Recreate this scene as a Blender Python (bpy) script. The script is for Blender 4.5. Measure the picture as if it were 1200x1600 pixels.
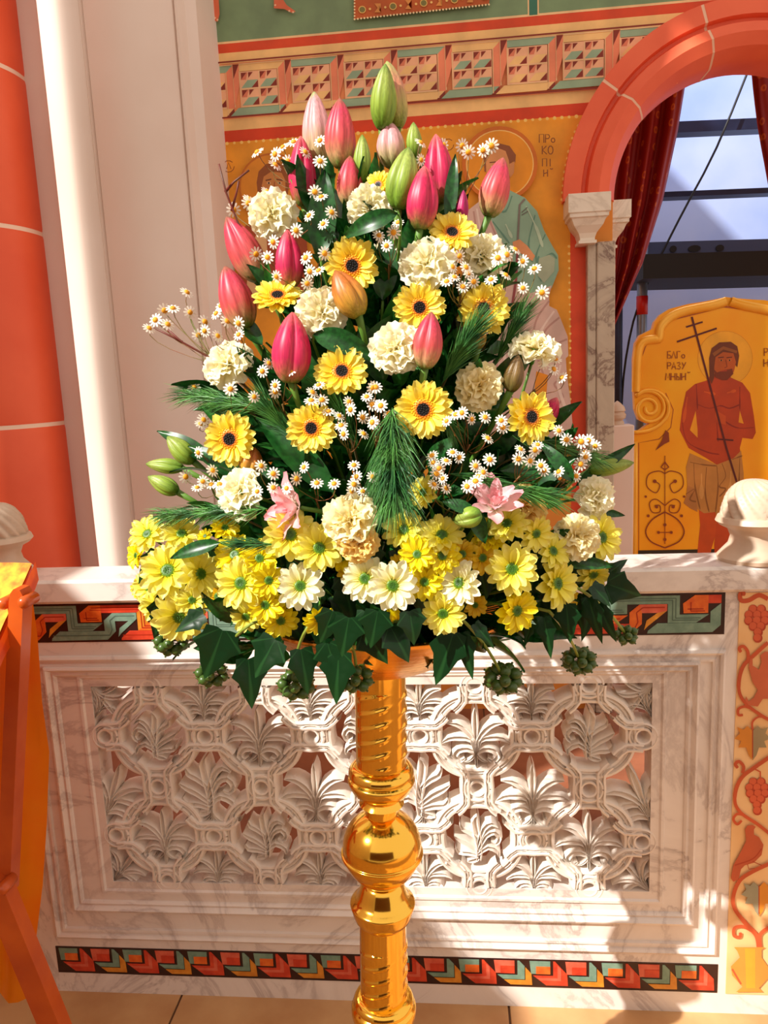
import bpy, math, random
from mathutils import Vector, Matrix
SC = bpy.context.scene
COL = SC.collection
for o in list(bpy.data.objects): bpy.data.objects.remove(o)
rnd = random.Random(7)
PI = math.pi
sin, cos = math.sin, math.cos

# ---------------------------------------------------------------- camera
HC = 1.45
YAW, PITCH, ROLL, FPX = 0.09884607, 0.17223564, -0.04550585, 1200.0
FW = Vector((-sin(YAW)*cos(PITCH), cos(YAW)*cos(PITCH), -sin(PITCH)))
_r0 = Vector((cos(YAW), sin(YAW), 0)); _u0 = _r0.cross(FW)
RT = cos(ROLL)*_r0 + sin(ROLL)*_u0
UP = -sin(ROLL)*_r0 + cos(ROLL)*_u0
cd = bpy.data.cameras.new('camera'); cam = bpy.data.objects.new('camera', cd); COL.objects.link(cam)
cd.sensor_fit = 'VERTICAL'; cd.sensor_height = 32.0; cd.lens = 32.0*FPX/1600.0
cd.clip_start = 0.02; cd.clip_end = 100
M = Matrix((RT, UP, -FW)).transposed().to_4x4(); M.translation = Vector((0, 0, HC))
cam.matrix_world = M
SC.camera = cam
CAMP = Vector((0, 0, HC))
def ray(px, py): return FW + RT*((px-600)/FPX) - UP*((py-800)/FPX)
def at(px, py, Y):
    d = ray(px, py); return CAMP + d*(Y/d.y)
def pxm(P): return (Vector(P)-CAMP).dot(FW)/FPX          # metres per pixel at P

# ---------------------------------------------------------------- world, sun, exposure
w = bpy.data.worlds.new('daylight_inside'); SC.world = w; w.use_nodes = True
bg = w.node_tree.nodes['Background']; bg.inputs[0].default_value = (1.0, 0.84, 0.72, 1); bg.inputs[1].default_value = 0.80
SUND = Vector((1.2, 1.0, -1.28)).normalized()
sl = bpy.data.lights.new('sun', 'SUN'); sl.energy = 5.4; sl.angle = math.radians(0.6); sl.color = (1.0, 0.96, 0.88)
so = bpy.data.objects.new('sun', sl); COL.objects.link(so)
so.rotation_euler = (-SUND).to_track_quat('Z', 'Y').to_euler(); so.location = (-3, -3, 6)
vs = SC.view_settings; vs.view_transform = 'Standard'; vs.look = 'None'; vs.gamma = 1.0; vs.exposure = 0.30
vs.use_curve_mapping = False
al = bpy.data.lights.new('chancel_fill', 'AREA'); al.energy = 22; al.size = 1.6; al.color = (0.62, 0.76, 1.0)  # added cool fill light that brightens the chancel; no window stands behind it
ao = bpy.data.objects.new('chancel_fill', al); COL.objects.link(ao); ao.location = (1.2, 4.3, 4.1)
ao.rotation_euler = Vector((0, -.75, .8)).to_track_quat('Z', 'Y').to_euler()

# ---------------------------------------------------------------- materials
def lin(c):
    o = []
    for v in c[:3]:
        v /= 255.0
        o.append(v/12.92 if v <= .04045 else ((v+.055)/1.055)**2.4)
    return (*o, 1.0)
MATS = {}
def new_mat(name):
    m = bpy.data.materials.new(name); m.use_nodes = True
    return m, m.node_tree.nodes, m.node_tree.links, m.node_tree.nodes['Principled BSDF']
def mat(name, c, rough=.6, metal=0, c2=None, scale=8, bump=0, transl=0, spec=.5, bscale=None):
    if name in MATS: return MATS[name]
    m, N, L, B = new_mat(name)
    B.inputs['Base Color'].default_value = lin(c); B.inputs['Roughness'].default_value = rough
    B.inputs['Metallic'].default_value = metal; B.inputs['Specular IOR Level'].default_value = spec
    tc = N.new('ShaderNodeTexCoord')
    src = None
    if c2:
        n = N.new('ShaderNodeTexNoise'); n.inputs['Scale'].default_value = scale; n.inputs['Detail'].default_value = 5
        L.new(tc.outputs['Object'], n.inputs['Vector'])
        r = N.new('ShaderNodeValToRGB'); r.color_ramp.elements[0].position = .35; r.color_ramp.elements[1].position = .65
        r.color_ramp.elements[0].color = lin(c); r.color_ramp.elements[1].color = lin(c2)
        L.new(n.outputs['Fac'], r.inputs['Fac']); L.new(r.outputs['Color'], B.inputs['Base Color']); src = r.outputs['Color']
    if bump:
        n2 = N.new('ShaderNodeTexNoise'); n2.inputs['Scale'].default_value = bscale or scale*3; n2.inputs['Detail'].default_value = 4
        L.new(tc.outputs['Object'], n2.inputs['Vector'])
        b = N.new('ShaderNodeBump'); b.inputs['Strength'].default_value = bump; b.inputs['Distance'].default_value = .01
        L.new(n2.outputs['Fac'], b.inputs['Height']); L.new(b.outputs['Normal'], B.inputs['Normal'])
    if transl: add_transl(m, N, L, B, transl, src, c)
    MATS[name] = m; return m
def add_transl(m, N, L, B, f, src, c=None):
    t = N.new('ShaderNodeBsdfTranslucent'); mx = N.new('ShaderNodeMixShader'); mx.inputs[0].default_value = f
    if src: L.new(src, t.inputs['Color'])
    else: t.inputs['Color'].default_value = lin(c)
    out = [n for n in N if n.type == 'OUTPUT_MATERIAL'][0]
    L.new(B.outputs[0], mx.inputs[1]); L.new(t.outputs[0], mx.inputs[2]); L.new(mx.outputs[0], out.inputs['Surface'])
def grad(name, axis, stops, rough=.45, transl=.25, radial=False, lo=0., hi=1., noise=.0, stripes=None, nscale=20):
    """colour ramp along a local axis of the piece (petal base to tip, bud base to tip)"""
    if name in MATS: return MATS[name]
    m, N, L, B = new_mat(name); B.inputs['Roughness'].default_value = rough
    tc = N.new('ShaderNodeTexCoord'); sp = N.new('ShaderNodeSeparateXYZ'); L.new(tc.outputs['Object'], sp.inputs[0])
    v = sp.outputs['XYZ'.index(axis)]
    if radial:
        ln = N.new('ShaderNodeVectorMath'); ln.operation = 'LENGTH'; L.new(tc.outputs['Object'], ln.inputs[0]); v = ln.outputs['Value']
    mr = N.new('ShaderNodeMapRange'); mr.inputs[1].default_value = lo; mr.inputs[2].default_value = hi; L.new(v, mr.inputs[0]); v = mr.outputs[0]
    if noise:
        n = N.new('ShaderNodeTexNoise'); n.inputs['Scale'].default_value = nscale
        L.new(tc.outputs['Object'], n.inputs['Vector'])
        a = N.new('ShaderNodeMath'); a.operation = 'MULTIPLY_ADD'; a.inputs[1].default_value = noise; a.inputs[2].default_value = -noise/2
        L.new(n.outputs['Fac'], a.inputs[0]); b = N.new('ShaderNodeMath'); b.operation = 'ADD'
        L.new(a.outputs[0], b.inputs[0]); L.new(v, b.inputs[1]); v = b.outputs[0]
    r = N.new('ShaderNodeValToRGB'); e = r.color_ramp.elements
    e[0].position = stops[0][0]; e[0].color = lin(stops[0][1]); e[1].position = stops[-1][0]; e[1].color = lin(stops[-1][1])
    for p, c in stops[1:-1]:
        q = e.new(p); q.color = lin(c)
    L.new(v, r.inputs['Fac']); cout = r.outputs['Color']
    if stripes:
        mp_ = N.new('ShaderNodeMapping'); mp_.inputs['Scale'].default_value = stripes[0]; L.new(tc.outputs['Object'], mp_.inputs['Vector'])
        n3 = N.new('ShaderNodeTexNoise'); n3.inputs['Scale'].default_value = 1; n3.inputs['Detail'].default_value = 3; L.new(mp_.outputs[0], n3.inputs['Vector'])
        m3 = N.new('ShaderNodeMapRange'); m3.inputs[1].default_value = .3; m3.inputs[2].default_value = .7; m3.inputs[3].default_value = 1-stripes[1]; m3.inputs[4].default_value = 1.0+stripes[1]*.35; L.new(n3.outputs['Fac'], m3.inputs[0])
        h3 = N.new('ShaderNodeHueSaturation'); L.new(m3.outputs[0], h3.inputs['Value']); L.new(cout, h3.inputs['Color']); cout = h3.outputs['Color']
    L.new(cout, B.inputs['Base Color'])
    if transl: add_transl(m, N, L, B, transl, cout)
    MATS[name] = m; return m
def marble(name, c, vein, scale=2.5, rough=.3, amount=.55, warp=1.5):
    m, N, L, B = new_mat(name); B.inputs['Roughness'].default_value = rough
    tc = N.new('ShaderNodeTexCoord')
    n1 = N.new('ShaderNodeTexNoise'); n1.inputs['Scale'].default_value = scale; n1.inputs['Detail'].default_value = 9; n1.inputs['Roughness'].default_value = .62; n1.inputs['Distortion'].default_value = warp
    L.new(tc.outputs['Object'], n1.inputs['Vector'])
    r = N.new('ShaderNodeValToRGB'); e = r.color_ramp.elements
    e[0].position = .36; e[0].color = (0, 0, 0, 1); e[1].position = .62; e[1].color = (0, 0, 0, 1)
    q = e.new(.5); q.color = (1, 1, 1, 1); q2 = e.new(.465); q2.color = (.15, .15, .15, 1); q3 = e.new(.535); q3.color = (.3, .3, .3, 1)
    L.new(n1.outputs['Fac'], r.inputs['Fac'])
    n2 = N.new('ShaderNodeTexNoise'); n2.inputs['Scale'].default_value = scale*1.7; n2.inputs['Detail'].default_value = 6
    L.new(tc.outputs['Object'], n2.inputs['Vector'])
    mu = N.new('ShaderNodeMath'); mu.operation = 'MULTIPLY'; L.new(r.outputs['Color'], mu.inputs[0]); L.new(n2.outputs['Fac'], mu.inputs[1])
    mu2 = N.new('ShaderNodeMath'); mu2.operation = 'MULTIPLY'; mu2.inputs[1].default_value = amount*1.6; L.new(mu.outputs[0], mu2.inputs[0])
    mx = N.new('ShaderNodeMixRGB'); mx.inputs[1].default_value = lin(c); mx.inputs[2].default_value = lin(vein)
    L.new(mu2.outputs[0], mx.inputs[0]); L.new(mx.outputs[0], B.inputs['Base Color'])
    MATS[name] = m; return m

WHITE_MARBLE = marble('white_veined_marble', (236, 226, 218), (150, 130, 126), 3.2)
CARVED = mat('carved_marble', (240, 232, 222), .45, c2=(228, 216, 206), scale=6, bump=.12, bscale=60)
VEINED = marble('swirled_marble', (196, 180, 158), (120, 92, 80), 3.0, amount=.95, warp=3.2)
GREYM = marble('grey_cream_marble', (236, 224, 206), (190, 172, 150), 4)
GOLD = mat('polished_brass', (255, 208, 92), .12, 1, c2=(252, 196, 74), scale=5, bump=.05, bscale=14)
STEM = mat('green_stem', (70, 120, 35), .5, c2=(100, 140, 50), scale=20)
PALESTEM = mat('pale_olive_stem', (150, 160, 60), .5, c2=(120, 140, 50), scale=20)
DLEAF = mat('dark_glossy_leaf', (14, 58, 20), .33, c2=(30, 92, 34), scale=14, transl=.12)
MLEAF = mat('mid_green_leaf', (36, 104, 40), .35, c2=(60, 130, 50), scale=14, transl=.2)
IVY = mat('ivy_leaf', (8, 44, 16), .3, c2=(20, 70, 28), scale=25, transl=.1, bump=.15, bscale=60)
NEEDLE = mat('pine_needle', (24, 84, 40), .5, c2=(84, 146, 60), scale=30)
BERRY = mat('green_berry', (46, 80, 30), .35, c2=(80, 104, 42), scale=40)
REDTWIG = mat('red_twig', (120, 30, 28), .5, c2=(90, 50, 30), scale=30)

# ---------------------------------------------------------------- mesh helpers
def mesh_data(name, V, F, mats, mi=None, smooth=True):
    me = bpy.data.meshes.new(name)
    me.from_pydata([tuple(v) for v in V], [], F)
    if not isinstance(mats, (list, tuple)): mats = [mats]
    for m in mats: me.materials.append(m)
    if mi: me.polygons.foreach_set('material_index', mi)
    if smooth: me.polygons.foreach_set('use_smooth', [True]*len(F))
    me.update(); return me
def link(name, data, parent=None, mw=None, **kw):
    o = bpy.data.objects.new(name, data); COL.objects.link(o)
    if parent: o.parent = parent
    if mw is not None: o.matrix_basis = mw
    for k, v in kw.items(): o[k] = v
    return o
def tag(o, label, cat, group=None, kind=None):
    if label: o['label'] = label
    if cat: o['category'] = cat
    if group: o['group'] = group
    if kind: o['kind'] = kind
    return o
def empty(name, loc=(0, 0, 0), mw=None):
    o = bpy.data.objects.new(name, None); COL.objects.link(o); o.empty_display_size = .02
    if mw is not None: o.matrix_basis = mw
    else: o.location = loc
    return o
class MB:
    def __init__(s): s.V = []; s.F = []; s.I = []
    def add(s, V, F, mi=0):
        b = len(s.V); s.V += [Vector(v) for v in V]; s.F += [tuple(i+b for i in f) for f in F]; s.I += [mi]*len(F)
    def box(s, a, b, mi=0, bev=0):
        x0, y0, z0 = a; x1, y1, z1 = b
        if not bev:
            V = [(x, y, z) for z in (z0, z1) for y in (y0, y1) for x in (x0, x1)]
            s.add(V, [(0, 2, 3, 1), (4, 5, 7, 6), (0, 1, 5, 4), (2, 6, 7, 3), (0, 4, 6, 2), (1, 3, 7, 5)], mi)
        else:
            pts = []
            for z, e in ((z0, bev), (z0+bev, 0), (z1-bev, 0), (z1, bev)):
                pts.append([(x0+e, y0+bev, z), (x0+bev, y0+e, z), (x1-bev, y0+e, z), (x1-e, y0+bev, z), (x1-e, y1-bev, z), (x1-bev, y1-e, z), (x0+bev, y1-e, z), (x0+e, y1-bev, z)])
            s.rings(pts, mi, True, True)
    def rings(s, R, mi=0, cap0=False, cap1=False, closed=True):
        n = len(R[0]); V = [v for r in R for v in r]; F = []
        for i in range(len(R)-1):
            for j in range(n if closed else n-1):
                k = (j+1) % n
                F.append((i*n+j, i*n+k, (i+1)*n+k, (i+1)*n+j))
        if cap0: F.append(tuple(range(n-1, -1, -1)))
        if cap1: F.append(tuple((len(R)-1)*n+j for j in range(n)))
        s.add(V, F, mi)
    def lathe(s, prof, c=(0, 0, 0), n=32, mi=0, cap=True):
        c = Vector(c)
        R = [[c+Vector((r*cos(2*PI*j/n), r*sin(2*PI*j/n), z)) for j in range(n)] for r, z in prof]
        s.rings(R, mi, cap, cap)
    def tube(s, P, rad, n=6, mi=0):
        P = [Vector(p) for p in P]
        if not isinstance(rad, (list, tuple)): rad = [rad]*len(P)
        R = []; t0 = (P[1]-P[0]).normalized(); u = t0.orthogonal().normalized()
        for i, p in enumerate(P):
            t = (P[min(i+1, len(P)-1)]-P[max(i-1, 0)]).normalized()
            if t.length < .5: t = t0
            u = (u-t*u.dot(t))
            u = u.normalized() if u.length > 1e-6 else t.orthogonal().normalized()
            v = t.cross(u); R.append([p+(u*cos(2*PI*j/n)+v*sin(2*PI*j/n))*rad[i] for j in range(n)])
        s.rings(R, mi, True, True)
    def sphere(s, c, r, nu=10, nv=7, mi=0, sz=1):
        c = Vector(c)
        s.lathe([(max(r*sin(PI*i/nv), r*.02), -r*sz*cos(PI*i/nv)) for i in range(nv+1)], c, nu, mi)
    def prism(s, pts, y0, y1, mi=0):
        """outline (x,z) extruded from front y0 to back y1"""
        n = len(pts); a = sum(pts[i][0]*pts[(i+1) % n][1]-pts[(i+1) % n][0]*pts[i][1] for i in range(n))
        if a < 0: pts = pts[::-1]
        V = [(x, y0, z) for x, z in pts]+[(x, y1, z) for x, z in pts]
        F = [tuple(range(n)), tuple(range(2*n-1, n-1, -1))]+[(i+n, (i+1) % n+n, (i+1) % n, i) for i in range(n)]
        s.add(V, F, mi)
    def build(s, name, mats, parent=None, smooth=False, mw=None, **kw):
        me = mesh_data(name, s.V, s.F, mats, s.I, smooth)
        return link(name, me, parent, mw, **kw)
def autosmooth(o, ang=40):
    me = o.data
    me.polygons.foreach_set('use_smooth', [True]*len(me.polygons))
    me.set_sharp_from_angle(angle=math.radians(ang))
    return o
def bez(a, b, c, n=6):
    a, b, c = Vector(a), Vector(b), Vector(c)
    return [a*(1-t)**2+b*2*t*(1-t)+c*t*t for t in [i/n for i in range(n+1)]]
def smoothpath(P, k=3):
    P = [Vector(p) for p in P]; o = []
    for i in range(len(P)-1):
        p0, p1, p2, p3 = P[max(i-1, 0)], P[i], P[i+1], P[min(i+2, len(P)-1)]
        for j in range(k):
            t = j/k; o.append(.5*((2*p1)+(p2-p0)*t+(2*p0-5*p1+4*p2-p3)*t*t+(3*p1-p0-3*p2+p3)*t**3))
    return o+[P[-1]]

# flat painting on a plane of constant Y; drawn in picture units, each colour a thin coat of paint
class Art:
    def __init__(s, Y): s.Y = Y; s.V = []; s.F = []; s.I = []; s.M = []; s.n = 0; s.rough = .65
    def _m(s, c):
        m = mat('paint_%d_%d_%d' % c, c, s.rough, c2=tuple(int(v*.9) for v in c), scale=9)
        if m not in s.M: s.M.append(m)
        return s.M.index(m)
    def poly(s, P, c, layer=None, world=False):
        s.n += 1; y = s.Y-.0006-.00005*s.n if layer is None else s.Y-layer
        Q = [Vector((p[0], y, p[1])) if world else at(p[0], p[1], y) for p in P]
        a = sum(Q[i].x*Q[(i+1) % len(Q)].z-Q[(i+1) % len(Q)].x*Q[i].z for i in range(len(Q)))
        if a < 0: Q = Q[::-1]
        b = len(s.V); s.V += Q; s.F.append(tuple(range(b, b+len(Q)))); s.I.append(s._m(tuple(c)))
    def circ(s, x, y, r, c, n=24, ry=None, world=False):
        ry = ry or r; s.poly([(x+r*cos(2*PI*i/n), y+ry*sin(2*PI*i/n)) for i in range(n)], c, world=world)
    def line(s, P, wd, c, world=False, curve=False):
        if curve:
            P = [(v.x, v.y) for v in smoothpath([(p[0], p[1], 0) for p in P], 5)]
        s.n += 1; y = s.Y-.0006-.00005*s.n
        L = []; R = []
        for i, p in enumerate(P):
            a = P[max(i-1, 0)]; b = P[min(i+1, len(P)-1)]
            dx, dy = b[0]-a[0], b[1]-a[1]; l = math.hypot(dx, dy) or 1
            h = (wd[i*(len(wd)-1)//max(1, len(P)-1)] if isinstance(wd, (list, tuple)) else wd)/2
            L.append((p[0]-dy/l*h, p[1]+dx/l*h)); R.append((p[0]+dy/l*h, p[1]-dx/l*h))
        for i in range(len(P)-1):
            Q = [L[i], R[i], R[i+1], L[i+1]]
            Q = [Vector((p[0], y, p[1])) if world else at(p[0], p[1], y) for p in Q]
            if (Q[1]-Q[0]).cross(Q[2]-Q[0]).y > 0: Q = Q[::-1]
            b = len(s.V); s.V += Q; s.F.append((b, b+1, b+2, b+3)); s.I.append(s._m(tuple(c)))
    def text(s, strokes, x, y, sz, wd, c):
        for st in strokes: s.line([(x+a*sz, y+(1-b)*sz) for a, b in st], wd, c)
    def build(s, name, parent, **kw):
        return link(name, mesh_data(name, s.V, s.F, s.M, s.I, False), parent, **kw)
GL = {  # stroke letters, x 0..1, y 0..1 up
 'P_': [[(.05, 0), (.05, 1), (.6, 1), (.6, 0)]], 'R': [[(.1, 0), (.1, 1), (.5, .95), (.6, .72), (.45, .5), (.1, .48)]],
 'O': [[(.35+.3*cos(a*PI/5), .5+.5*sin(a*PI/5)) for a in range(11)]], 'o': [[(.3+.22*cos(a*PI/5), .3+.26*sin(a*PI/5)) for a in range(11)]],
 'K': [[(.1, 0), (.1, 1)], [(.6, 1), (.12, .5), (.65, 0)]], 'I': [[(.2, 0), (.2, 1)]],
 'N': [[(.05, 0), (.05, 1)], [(.6, 0), (.6, 1)], [(.05, .4), (.6, .6)]], 'breve': [[(.1, 1.15), (.3, 1.05), (.5, 1.15)]],
 'B': [[(.55, 1), (.1, 1), (.1, 0), (.5, .05), (.58, .3), (.4, .5), (.1, .5)]], 'L': [[(0, 0), (.3, 1), (.6, 0)]],
 'G': [[(.1, 0), (.1, 1), (.55, 1)]], 'A': [[(0, 0), (.3, 1), (.6, 0)], [(.12, .35), (.48, .35)]],
 'Z': [[(.05, .9), (.4, 1), (.5, .75), (.25, .52), (.55, .3), (.4, .02), (.05, .1)]], 'U': [[(.05, 1), (.3, .5)], [(.6, 1), (.1, 0)]],
 'M': [[(0, 0), (.1, 1), (.35, .3), (.6, 1), (.65, 0)]], 'H': [[(.05, 0), (.05, 1)], [(.6, 0), (.6, 1)], [(.05, .5), (.6, .5)]],
 'Y': [[(.1, 1), (.1, 0), (.4, .05), (.45, .3), (.3, .5), (.1, .5)], [(.65, 0), (.65, 1)]], 'II': [[(.05, 1), (.05, 0)], [(.6, 1), (.6, 0)], [(.05, .1), (.6, .9)]]}
def word(A, keys, x, y, sz, c, wd=1.6, adv=.85):
    for k in keys:
        A.text(GL[k], x, y, sz, wd, c); x += sz*adv*(.5 if k == 'I' else 1)

def veined(name, c, vein, n=7):
    m, N, L, B = new_mat(name); B.inputs['Roughness'].default_value = .34; B.inputs['Specular IOR Level'].default_value = .35
    tc = N.new('ShaderNodeTexCoord'); sp = N.new('ShaderNodeSeparateXYZ'); L.new(tc.outputs['Object'], sp.inputs[0])
    at_ = N.new('ShaderNodeMath'); at_.operation = 'ARCTAN2'; ad = N.new('ShaderNodeMath'); ad.operation = 'ADD'; ad.inputs[1].default_value = .06
    L.new(sp.outputs[0], ad.inputs[0]); L.new(sp.outputs[1], at_.inputs[0]); L.new(ad.outputs[0], at_.inputs[1])
    k = N.new('ShaderNodeMath'); k.operation = 'MULTIPLY'; k.inputs[1].default_value = n; L.new(at_.outputs[0], k.inputs[0])
    cs = N.new('ShaderNodeMath'); cs.operation = 'COSINE'; L.new(k.outputs[0], cs.inputs[0])
    r = N.new('ShaderNodeValToRGB'); e = r.color_ramp.elements; e[0].position = .90; e[0].color = lin(c); e[1].position = 1.0; e[1].color = lin(vein)
    L.new(cs.outputs[0], r.inputs['Fac']); L.new(r.outputs['Color'], B.inputs['Base Color'])
    add_transl(m, N, L, B, .1, r.outputs['Color']); return m
IVY = veined('ivy_leaf_veined', (10, 48, 18), (30, 74, 34))

# ================================================================ SETTING
def struct(o): o['kind'] = 'structure'; return o
TILE = mat('sandstone_tile', (206, 162, 112), .45, c2=(186, 136, 88), scale=6, bump=.04, bscale=40)
TILE2 = mat('terracotta_tile', (158, 98, 70), .5, c2=(128, 76, 54), scale=6)
GROUT = mat('dark_grout', (96, 66, 44), .8)
b = MB(); b.box((-4, -3, -.1), (3.2, 6.2, -.004)); floor = struct(b.build('floor', GROUT))
S = .785
def tile_mesh(nm, s, m):
    b = MB(); b.box((0, 0, -.012), (s-.005, s-.005, 0), bev=.0015); return mesh_data(nm, b.V, b.F, m, smooth=False)
tm = tile_mesh('floor_tile', S, TILE); tm2 = tile_mesh('floor_tile_small', S/2, TILE2)
for i in range(-4, 5):
    for j in range(-3, 6):
        x, y = -.70+S*i, 1.69+S*(j-1)
        if y > 1.6 and y < 3.3:
            for a in (0, 1):
                for c in (0, 1): link('floor_tile', tm2, floor, Matrix.Translation((x+a*S/2, y+c*S/2, 0)))
        else: link('floor_tile', tm, floor, Matrix.Translation((x, y, 0)))

# --- fresco wall with arched opening
PLASTER = mat('ochre_plaster', (232, 150, 62), .75, c2=(222, 138, 52), scale=4, bump=.03)
CREAMW = mat('cream_plaster', (226, 206, 186), .8, c2=(216, 194, 172), scale=3)
AC, AZ = 1.095, 2.085
YW = 3.2
b = MB()
arc = [(AC+.47*cos(t), AZ+.47*sin(t)) for t in [PI-PI*i/24 for i in range(25)]]
b.prism([(-2.6, 0), (.62, 0)]+arc+[(AC+.47, 0), (3.0, 0), (3.0, 3.7), (-2.6, 3.7)], YW, YW+.14)
wall = struct(b.build('wall_back', PLASTER))
RED = (226, 74, 28); CREAM = (255, 204, 132); TEAL = (158, 184, 150); SAL = (250, 144, 104); PINK = (255, 190, 146); DK = (140, 44, 22); LINE = (252, 206, 150)
A = Art(YW)
# green register, its red frame, cream bands (x,z)
def R(x0, z0, x1, z1, c): A.poly([(x0, z0), (x1, z0), (x1, z1), (x0, z1)], c, world=True)
R(-1.0, 2.728, 1.7, 3.6, RED)
R(-.94, 2.765, 1.7, 3.6, (126, 152, 110)); A.line([(-.94, 3.6), (-.94, 2.765), (1.7, 2.765)], .008, LINE, world=True)
R(.315, 2.765, .345, 3.6, (60, 120, 96)); A.line([(.312, 2.765), (.312, 3.6)], .005, LINE, world=True); A.line([(.348, 2.765), (.348, 3.6)], .005, LINE, world=True)
R(-1.0, 2.69, 1.7, 2.728, CREAM)
R(-1.0, 2.487, .86, 2.69, (250, 154, 96)); R(.86, 2.58, 1.7, 2.69, (250, 154, 96))
R(-1.0, 2.445, .66, 2.487, CREAM)
R(-1.0, 2.402, .62, 2.445, (226, 66, 16))
R(-1.0, .6, -.93, 2.41, (226, 70, 22)); R(.463, .6, .53, 2.12, (240, 84, 44))
A.poly([(-.93, .9), (.463, .9), (.463, 2.12), (.50, 2.30), (.57, 2.402), (-.93, 2.402)], (250, 166, 42), world=True)
# frieze of painted boxes in perspective
Wf = .2075; n0 = -1.04
for k in range(9):
    x0 = n0+k*Wf; z0 = 2.497; H = .186
    def P(*q): return [(x0+u*Wf, z0+v*H) for u, v in q]
    B_ = k % 2
    ct = CREAM if B_ else TEAL; cb = TEAL if B_ else CREAM
    if k % 4 == 2: ct = PINK if B_ else TEAL
    A.poly(P((.12, 1), (1, 1), (.86, .86), (.12, .86)), ct, world=True)
    A.poly(P((1, 1), (1, .16), (.86, .02), (.86, .86)), SAL, world=True)
    A.poly(P((-.1, .0), (.82, .0), (.97, .15), (.06, .15)), cb, world=True)
    A.poly(P((.82, 0), (.99, 0), (.97, .15)), DK, world=True)
    A.poly(P((0, 1), (.12, 1), (0, .72)), DK, world=True)
    A.poly(P((0, .72), (.12, 1), (.12, .62), (.0, .2)), SAL, world=True)
    A.poly(P((.12, .17), (.84, .17), (.84, .85), (.12, .85)), PINK, world=True)
    for cx, cy in ((.14, .53), (.5, .53), (.14, .19), (.5, .19)):
        A.poly(P((cx, cy), (cx+.13, cy+.15), (cx+.33, cy+.15), (cx+.2, cy)), CREAM if (k+int(cx*10)) % 2 else TEAL, world=True)
        A.poly(P((cx+.0, cy+.16), (cx+.1, cy+.16), (cx+.14, cy+.3), (cx+.04, cy+.3)), (232, 130, 96), world=True)
        A.poly(P((cx+.01, cy+.3), (cx+.12, cy+.3), (cx+.01, cy+.17)), DK, world=True)
        A.poly(P((cx+.15, cy+.3), (cx+.24, cy+.3), (cx+.15, cy+.19)), DK, world=True)
        A.poly(P((cx+.2, cy+.0), (cx+.33, cy+.14), (cx+.33, cy+.0)), DK, world=True)
    A.line(P((.5, .17), (.5, .85)), .004, LINE, world=True); A.line(P((.12, .51), (.84, .51)), .004, LINE, world=True)
    A.line(P((.12, .86), (.12, .16), (.84, .16)), .004, LINE, world=True); A.line(P((1, 1), (1, .16)), .004, LINE, world=True)
    A.line(P((.12, 1), (1, 1)), .004, LINE, world=True); A.line(P((.86, .86), (.86, .02)), .003, LINE, world=True)
A.line([(-1, 2.69), (1.6, 2.69)], .006, DK, world=True); A.line([(-1, 2.489), (.8, 2.489)], .006, DK, world=True)
# upper scene: two bare feet and a jewelled footstool
A.poly([(320, -12), (341, -12), (343, 22), (340, 34), (334, 32), (330, 20)], (226, 110, 70))
A.poly([(428, -12), (440, -4), (448, 8), (462, 18), (456, 20), (444, 14), (428, 13)], (226, 110, 70))
for px, py in ((336, 28), (340, 31), (452, 17), (458, 19), (430, 8)): A.circ(px, py, 1.6, (250, 200, 160), 8)
A.poly([(553, -20), (768, -34), (764, 6), (553, 30)], (196, 92, 30))
for i in range(42):
    t = i/41; A.circ(554+210*t, 30-23*t, 1.7, (252, 226, 170), 6)
for i in range(9): A.circ(554, 30-i*5, 1.5, (252, 226, 170), 6)
for i in range(9):
    x = 566+i*24; y = 15-i*2.6
    if i % 2: A.poly([(x-5, y-7), (x+5, y-7), (x-5, y+7), (x+5, y+7)], (230, 150, 70))
    else: A.circ(x, y, 6, (240, 190, 100), 12); A.circ(x, y, 4.6, (128, 120, 60), 12)
    A.circ(x+12, y-1, 2, (252, 206, 120), 8)
# beaded border of the saints' panel
def beads(P, n, r=2.6):
    P = [Vector((p[0], p[1], 0)) for p in P]; L = [(P[i+1]-P[i]).length for i in range(len(P)-1)]; T = sum(L)
    for i in range(n):
        d = T*i/(n-1); k = 0
        while k < len(L)-1 and d > L[k]: d -= L[k]; k += 1
        p = P[k]+(P[k+1]-P[k])*(d/L[k]); A.circ(p.x, p.y, r*rnd.uniform(.8, 1.15), (255, 208, 110), 8)
beads([(332, 226), (560, 208), (740, 194), (912, 181)], 52)
beads([(332, 230), (341, 330), (350, 420), (358, 520)], 26)
beads([(909, 187), (896, 210), (888, 240), (882, 270), (878, 312)], 13)
beads([(889, 385), (891, 520), (891, 665), (893, 760)], 34, 2.1)
# saint on the left
HAL = (196, 100, 20)
A.circ(425, 291, 52, (206, 112, 24), 36); A.circ(425, 291, 49, (232, 146, 34), 36)
A.poly([(372, 420), (374, 380), (384, 352), (410, 342), (452, 342), (478, 360), (486, 470), (372, 470)], (172, 74, 28))
A.poly([(386, 440), (392, 390), (404, 356), (416, 346), (420, 470), (384, 470)], (234, 186, 130))
A.poly([(404, 318), (401, 285), (404, 268), (416, 256), (436, 254), (450, 266), (452, 290), (448, 312)], (158, 84, 30))
A.poly([(409, 290), (412, 276), (424, 268), (440, 270), (446, 282), (446, 306), (438, 324), (426, 330), (414, 318)], (222, 142, 70))
A.line([(415, 282), (424, 280)], 2, (120, 60, 24)); A.line([(432, 280), (442, 282)], 2, (120, 60, 24))
for ex in (420, 437): A.circ(ex, 286, 3.2, (245, 200, 150), 10, 1.8); A.circ(ex, 286, 1.6, (80, 40, 20), 8)
A.line([(429, 284), (428, 300), (433, 302)], 1.4, (170, 90, 40)); A.line([(422, 311), (435, 311)], 2, (176, 70, 40))
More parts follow.
